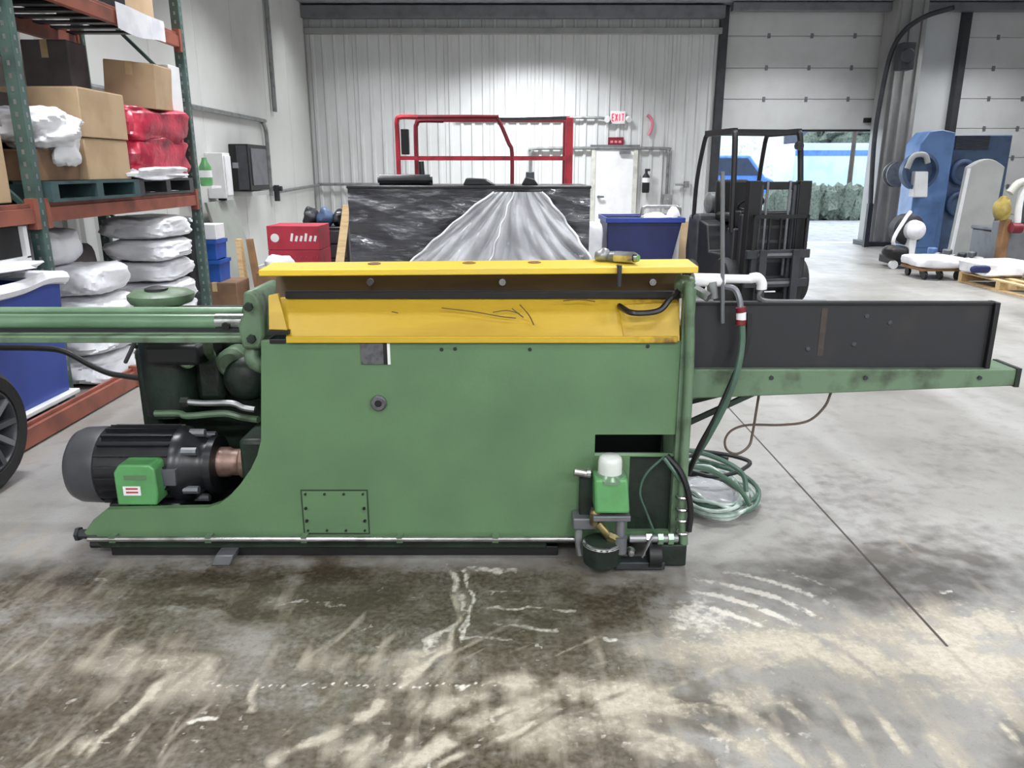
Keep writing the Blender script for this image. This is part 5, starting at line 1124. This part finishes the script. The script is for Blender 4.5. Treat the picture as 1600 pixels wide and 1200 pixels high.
for k in range(4): z_ = w1_.z+(w0_.z-w1_.z)*(k+.5)/4; obj('louvre', B().box(w0_.x, w1_.x, MY+.515, MY+.53, z_-.012, z_+.012), 'steel_dark', bl)
q = P(1432, 272, MY); obj('round_hood', B().lathe((q.x, MY, q.z+.05), (0, -1, 0), [(.34, 0), (.34, .14), (.28, .16), (.26, .05), (.02, .05)], 32), 'blue_slate', bl); obj('chute', B().hexa([(q.x-.1, MY-.22, q.z-.42), (q.x+.16, MY-.22, q.z-.42), (q.x+.16, MY, q.z-.42), (q.x-.1, MY, q.z-.42), (q.x-.12, MY-.2, q.z+.05), (q.x+.12, MY-.2, q.z+.05), (q.x+.12, MY, q.z+.05), (q.x-.12, MY, q.z+.05)]), 'white_paint', bl, bevel=.02)
obj('pipe', B().tube([(q.x-.28, MY-.18, q.z+.1), (q.x-.2, MY-.2, q.z+.32), (q.x+.0, MY-.2, q.z+.34), (q.x+.08, MY-.2, q.z+.2)], .05, 10, 5), 'grey_panel', bl)
for z_ in (1.55, .95): obj('port_ring', B().torus((P(1500, 300, MY+.5).x, MY+.5, z_), (0, 1, 0), .2, .05, 24, 8), 'blue_slate', bl)
obj('door', B().box(b0_+.04, b1_-.1, MY-.015, MY, .15, 1.0), 'blue_machine', bl, bevel=.006)
q = P(1398, 272, 16.5); hr = thing('hose_reel', 'grey metal reel and hose mounted on the front of the column', 'reel', (q.x, 16.5, q.z))
obj('reel', B().lathe((q.x, 16.5, q.z), (0, -1, 0), [(.26, 0), (.26, .03), (.1, .04), (.1, .16), (.26, .17), (.26, .2)], 24), 'galv', hr); obj('hose', B().torus((q.x, 16.4, q.z), (0, 1, 0), .17, .05, 24, 8), 'steel_dark', hr)
obj('tail', B().tube([(q.x+.15, 16.35, q.z-.1), (q.x+.22, 16.35, q.z-.4), (q.x+.1, 16.38, q.z-.7)], .03, 8, 5), 'wood_dark', hr)
q = P(1408, 90, 16.5); tag(obj('door_operator', B().box(q.x-.12, q.x+.16, 16.25, 16.53, q.z-.25, q.z+.25).cyl((q.x, 16.2, q.z), (q.x, 16.25, q.z), .14), 'steel_dark', bevel=.02), 'dark door motor high on the column beside the roll-up door', 'motor')
# grey slab with rounded head
GY = 14.2; g0_, g1_ = P(1488, 380, GY).x, P(1546, 380, GY).x; gt = P(0, 250, GY).z
arc = [(g0_, 0.02), (g1_, 0.02), (g1_+.06, gt-.12)]+[(g1_+.06-(g1_+.06-g0_-.10)*k/8, gt-.12+.14*math.sin(math.pi*k/8)) for k in range(1, 8)]+[(g0_+.10, gt-.12)]
gs = thing('grey_hood', 'tall pale grey panel with a rounded top in front of the blue machine', 'panel', ((g0_+g1_)/2, GY, 0))
obj('panel', B().prism(arc, 'y', GY, GY+.16), 'grey_panel', gs, bevel=.02); obj('foot', B().box(g0_-.05, g1_+.05, GY-.15, GY+.3, 0, .05), 'steel_grey', gs)
obj('edge', B().bar((g0_+.0, GY-.01, .05), (g0_+.09, GY-.01, gt-.14), .05, .03), 'white_paint', gs)
# black and white appliance
q = P(1414, 395, 13.2); aw = thing('white_machine', 'white and black hand-guided machine on the floor before the blue machine', 'machine', (q.x, 13.2, 0))
obj('base', B().box(q.x-.3, q.x+.22, 12.9, 13.5, .06, .2), 'black', aw, bevel=.02)
obj('drum', B().lathe((q.x+.02, 13.3, .62), (0, -1, 0), [(.26, -.1), (.26, .1), (.2, .14), (.001, .15)], 24), 'black_paint', aw); obj('shell', B().lathe((q.x+.06, 13.14, .62), (0, -1, 0), [(.17, 0), (.16, .1), (.1, .16), (.001, .18)], 20), 'white_plastic', aw)
obj('column', B().box(q.x-.02, q.x+.1, 13.05, 13.25, .2, .5), 'white_paint', aw, bevel=.02); obj('handle', B().tube([(q.x-.12, 13.1, .2), (q.x-.35, 12.95, .45), (q.x-.18, 13.0, .8), (q.x-.05, 13.1, .92)], .03, 8, 5), 'white_paint', aw)
obj('motor_pod', B().blob((q.x-.28, 12.95, .27), (.2, .16, .12), .7, 20, 10, 1, .05), 'black', aw)
for dx in (-.32, .2): obj('wheel', B().cyl((q.x+dx, 12.88, .07), (q.x+dx, 12.94, .07), .07), 'white_paint', aw)
# white packages on dollies
q = P(1456, 412, 11.9)
dl = thing('platform_dolly', 'low dolly with dark wheels under the flat white package', 'dolly', (q.x, 11.9, 0))
obj('deck', B().box(q.x-.33, q.x+.33, 11.55, 12.2, .13, .17), 'wood_dark', dl)
for dx in (-.25, -.02, .24):
    for dy in (11.6, 12.1): obj('wheel', B().cyl((q.x+dx-.02, dy, .065), (q.x+dx+.02, dy, .065), .065), 'black', dl)
pk = thing('white_package', 'flat white package lying on the low dolly left of the wooden pallet', 'package', (q.x, 11.9, .17))
obj('body', B().blob((q.x, 11.85, .25), (.36, .40, .08), .35, 30, 10, 3, .03), 'white_plastic', pk); obj('mark', B().cyl((q.x+.2, 11.465, .24), (q.x+.2, 11.44, .24), .04), 'steel_dark', pk)
PXR = 6.62
pl_ = pallet('wooden_pallet', 'pale wooden pallet loaded with white goods at the right edge of the photo', PXR, PXR+1.2, 9.5, 11.4, 0.0, 'wood', 'x', 6, .15)
pk = thing('white_package', 'white plastic package with a dark blue mark on the wooden pallet', 'package', (7.1, 11.0, .152))
obj('body', B().blob((6.93, 11.0, .26), (.40, .36, .1), .4, 30, 10, 9, .05), 'white_plastic', pk); q = P(1533, 413, 10.66); obj('mark', B().blob((q.x, 10.66, .27), (.14, .02, .05), .6, 12, 8), 'navy', pk)
tag(obj('steel_tube', B().cyl((7.35, 9.8, .21), (7.0, 10.5, .21), .055), 'galv'), 'short grey steel tube lying on the front of the wooden pallet', 'tube')
random.seed(11)
kinds = [('grey metal casting', 'steel_grey'), ('dark pump housing', 'steel_dark'), ('pale plastic part', 'grey_panel'), ('blue plastic part', 'blue_machine'), ('white plastic tray', 'white_plastic')]
spots = [(1458, 384, 13.7, .13, 3, 'beside the white and black machine'), (1482, 382, 13.4, .13, 0, 'at the foot of the blue machine'), (1504, 392, 12.9, .12, 1, 'at the left foot of the grey rounded panel'), (1520, 388, 13.1, .12, 0, 'at the middle foot of the grey rounded panel'), (1532, 394, 12.4, .10, 2, 'at the right foot of the grey rounded panel'), (1556, 404, 11.7, .12, 4, 'before the yellow and white machine')]
for px_, py_, yy, r, k, where in spots:
    q = P(px_, py_, yy); t = thing('machine_part', kinds[k][0]+' on the floor '+where, 'part', (q.x, yy, 0))
    obj('body', B().box(q.x-r, q.x+r, yy-r, yy+r, 0, .16).cyl((q.x, yy, .16), (q.x, yy, .16+r*.9), r*.6), kinds[k][1], t, bevel=.02); obj('flange', B().lathe((q.x+.02, yy-r, .14), (0, -1, 0), [(.07, 0), (.07, .05), (.05, .07), (.03, .02)], 16), 'galv', t)
# yellow and white robot-like machine at the right edge
q = P(1568, 380, 12.4); rbt = thing('welding_machine', 'yellow and white machine with an orange stand at the right edge of the photo', 'machine', (q.x, 12.4, 0))
obj('stand', B().box(q.x-.1, q.x+.02, 12.3, 12.45, .0, .85), 'wood_dark', rbt, bevel=.02); obj('stand_base', B().box(q.x-.25, q.x+.35, 12.1, 12.7, 0, .08), 'steel_dark', rbt)
obj('yellow_body', B().blob((q.x-.14, 12.35, 1.02), (.10, .12, .17), .7, 30, 18, 4, .1, 5, .04, 8), 'olive_yellow', rbt); obj('arm', B().tube([(q.x-.1, 12.3, 1.25), (q.x+.02, 12.3, 1.4), (q.x+.2, 12.3, 1.42)], .06, 10, 5), 'beige', rbt)
fr2 = B().tube([(q.x+.1, 12.3, .75), (q.x+.08, 12.3, 1.1), (q.x+.12, 12.3, 1.32), (q.x+.3, 12.3, 1.36), (q.x+.42, 12.3, 1.3), (q.x+.44, 12.3, .8)], .05, 10, 5); obj('white_frame', fr2, 'white_paint', rbt); obj('dark_panel', B().box(q.x+.16, q.x+.4, 12.32, 12.4, .8, 1.28), 'charcoal', rbt)
obj('cabinet', B().box(q.x-.02, q.x+.5, 12.35, 12.75, .08, .8), 'steel_grey', rbt, bevel=.02); obj('motor', B().cyl((q.x-.05, 12.2, .72), (q.x+.1, 12.2, .72), .08), 'dark_red', rbt)
q = P(1530, 345, 13.2); tag(obj('grey_chest', B().box(7.95, 8.5, 12.9, 13.5, 0, .62).box(7.93, 8.52, 12.88, 13.52, .62, .68), 'steel_grey', bevel=.02), 'grey chest behind the yellow and white machine', 'chest')
q = P(1343, 187, YB)

for o in bpy.data.objects:
    if o.type == 'MESH' and o.name.startswith('cut'): bpy.data.objects.remove(o)
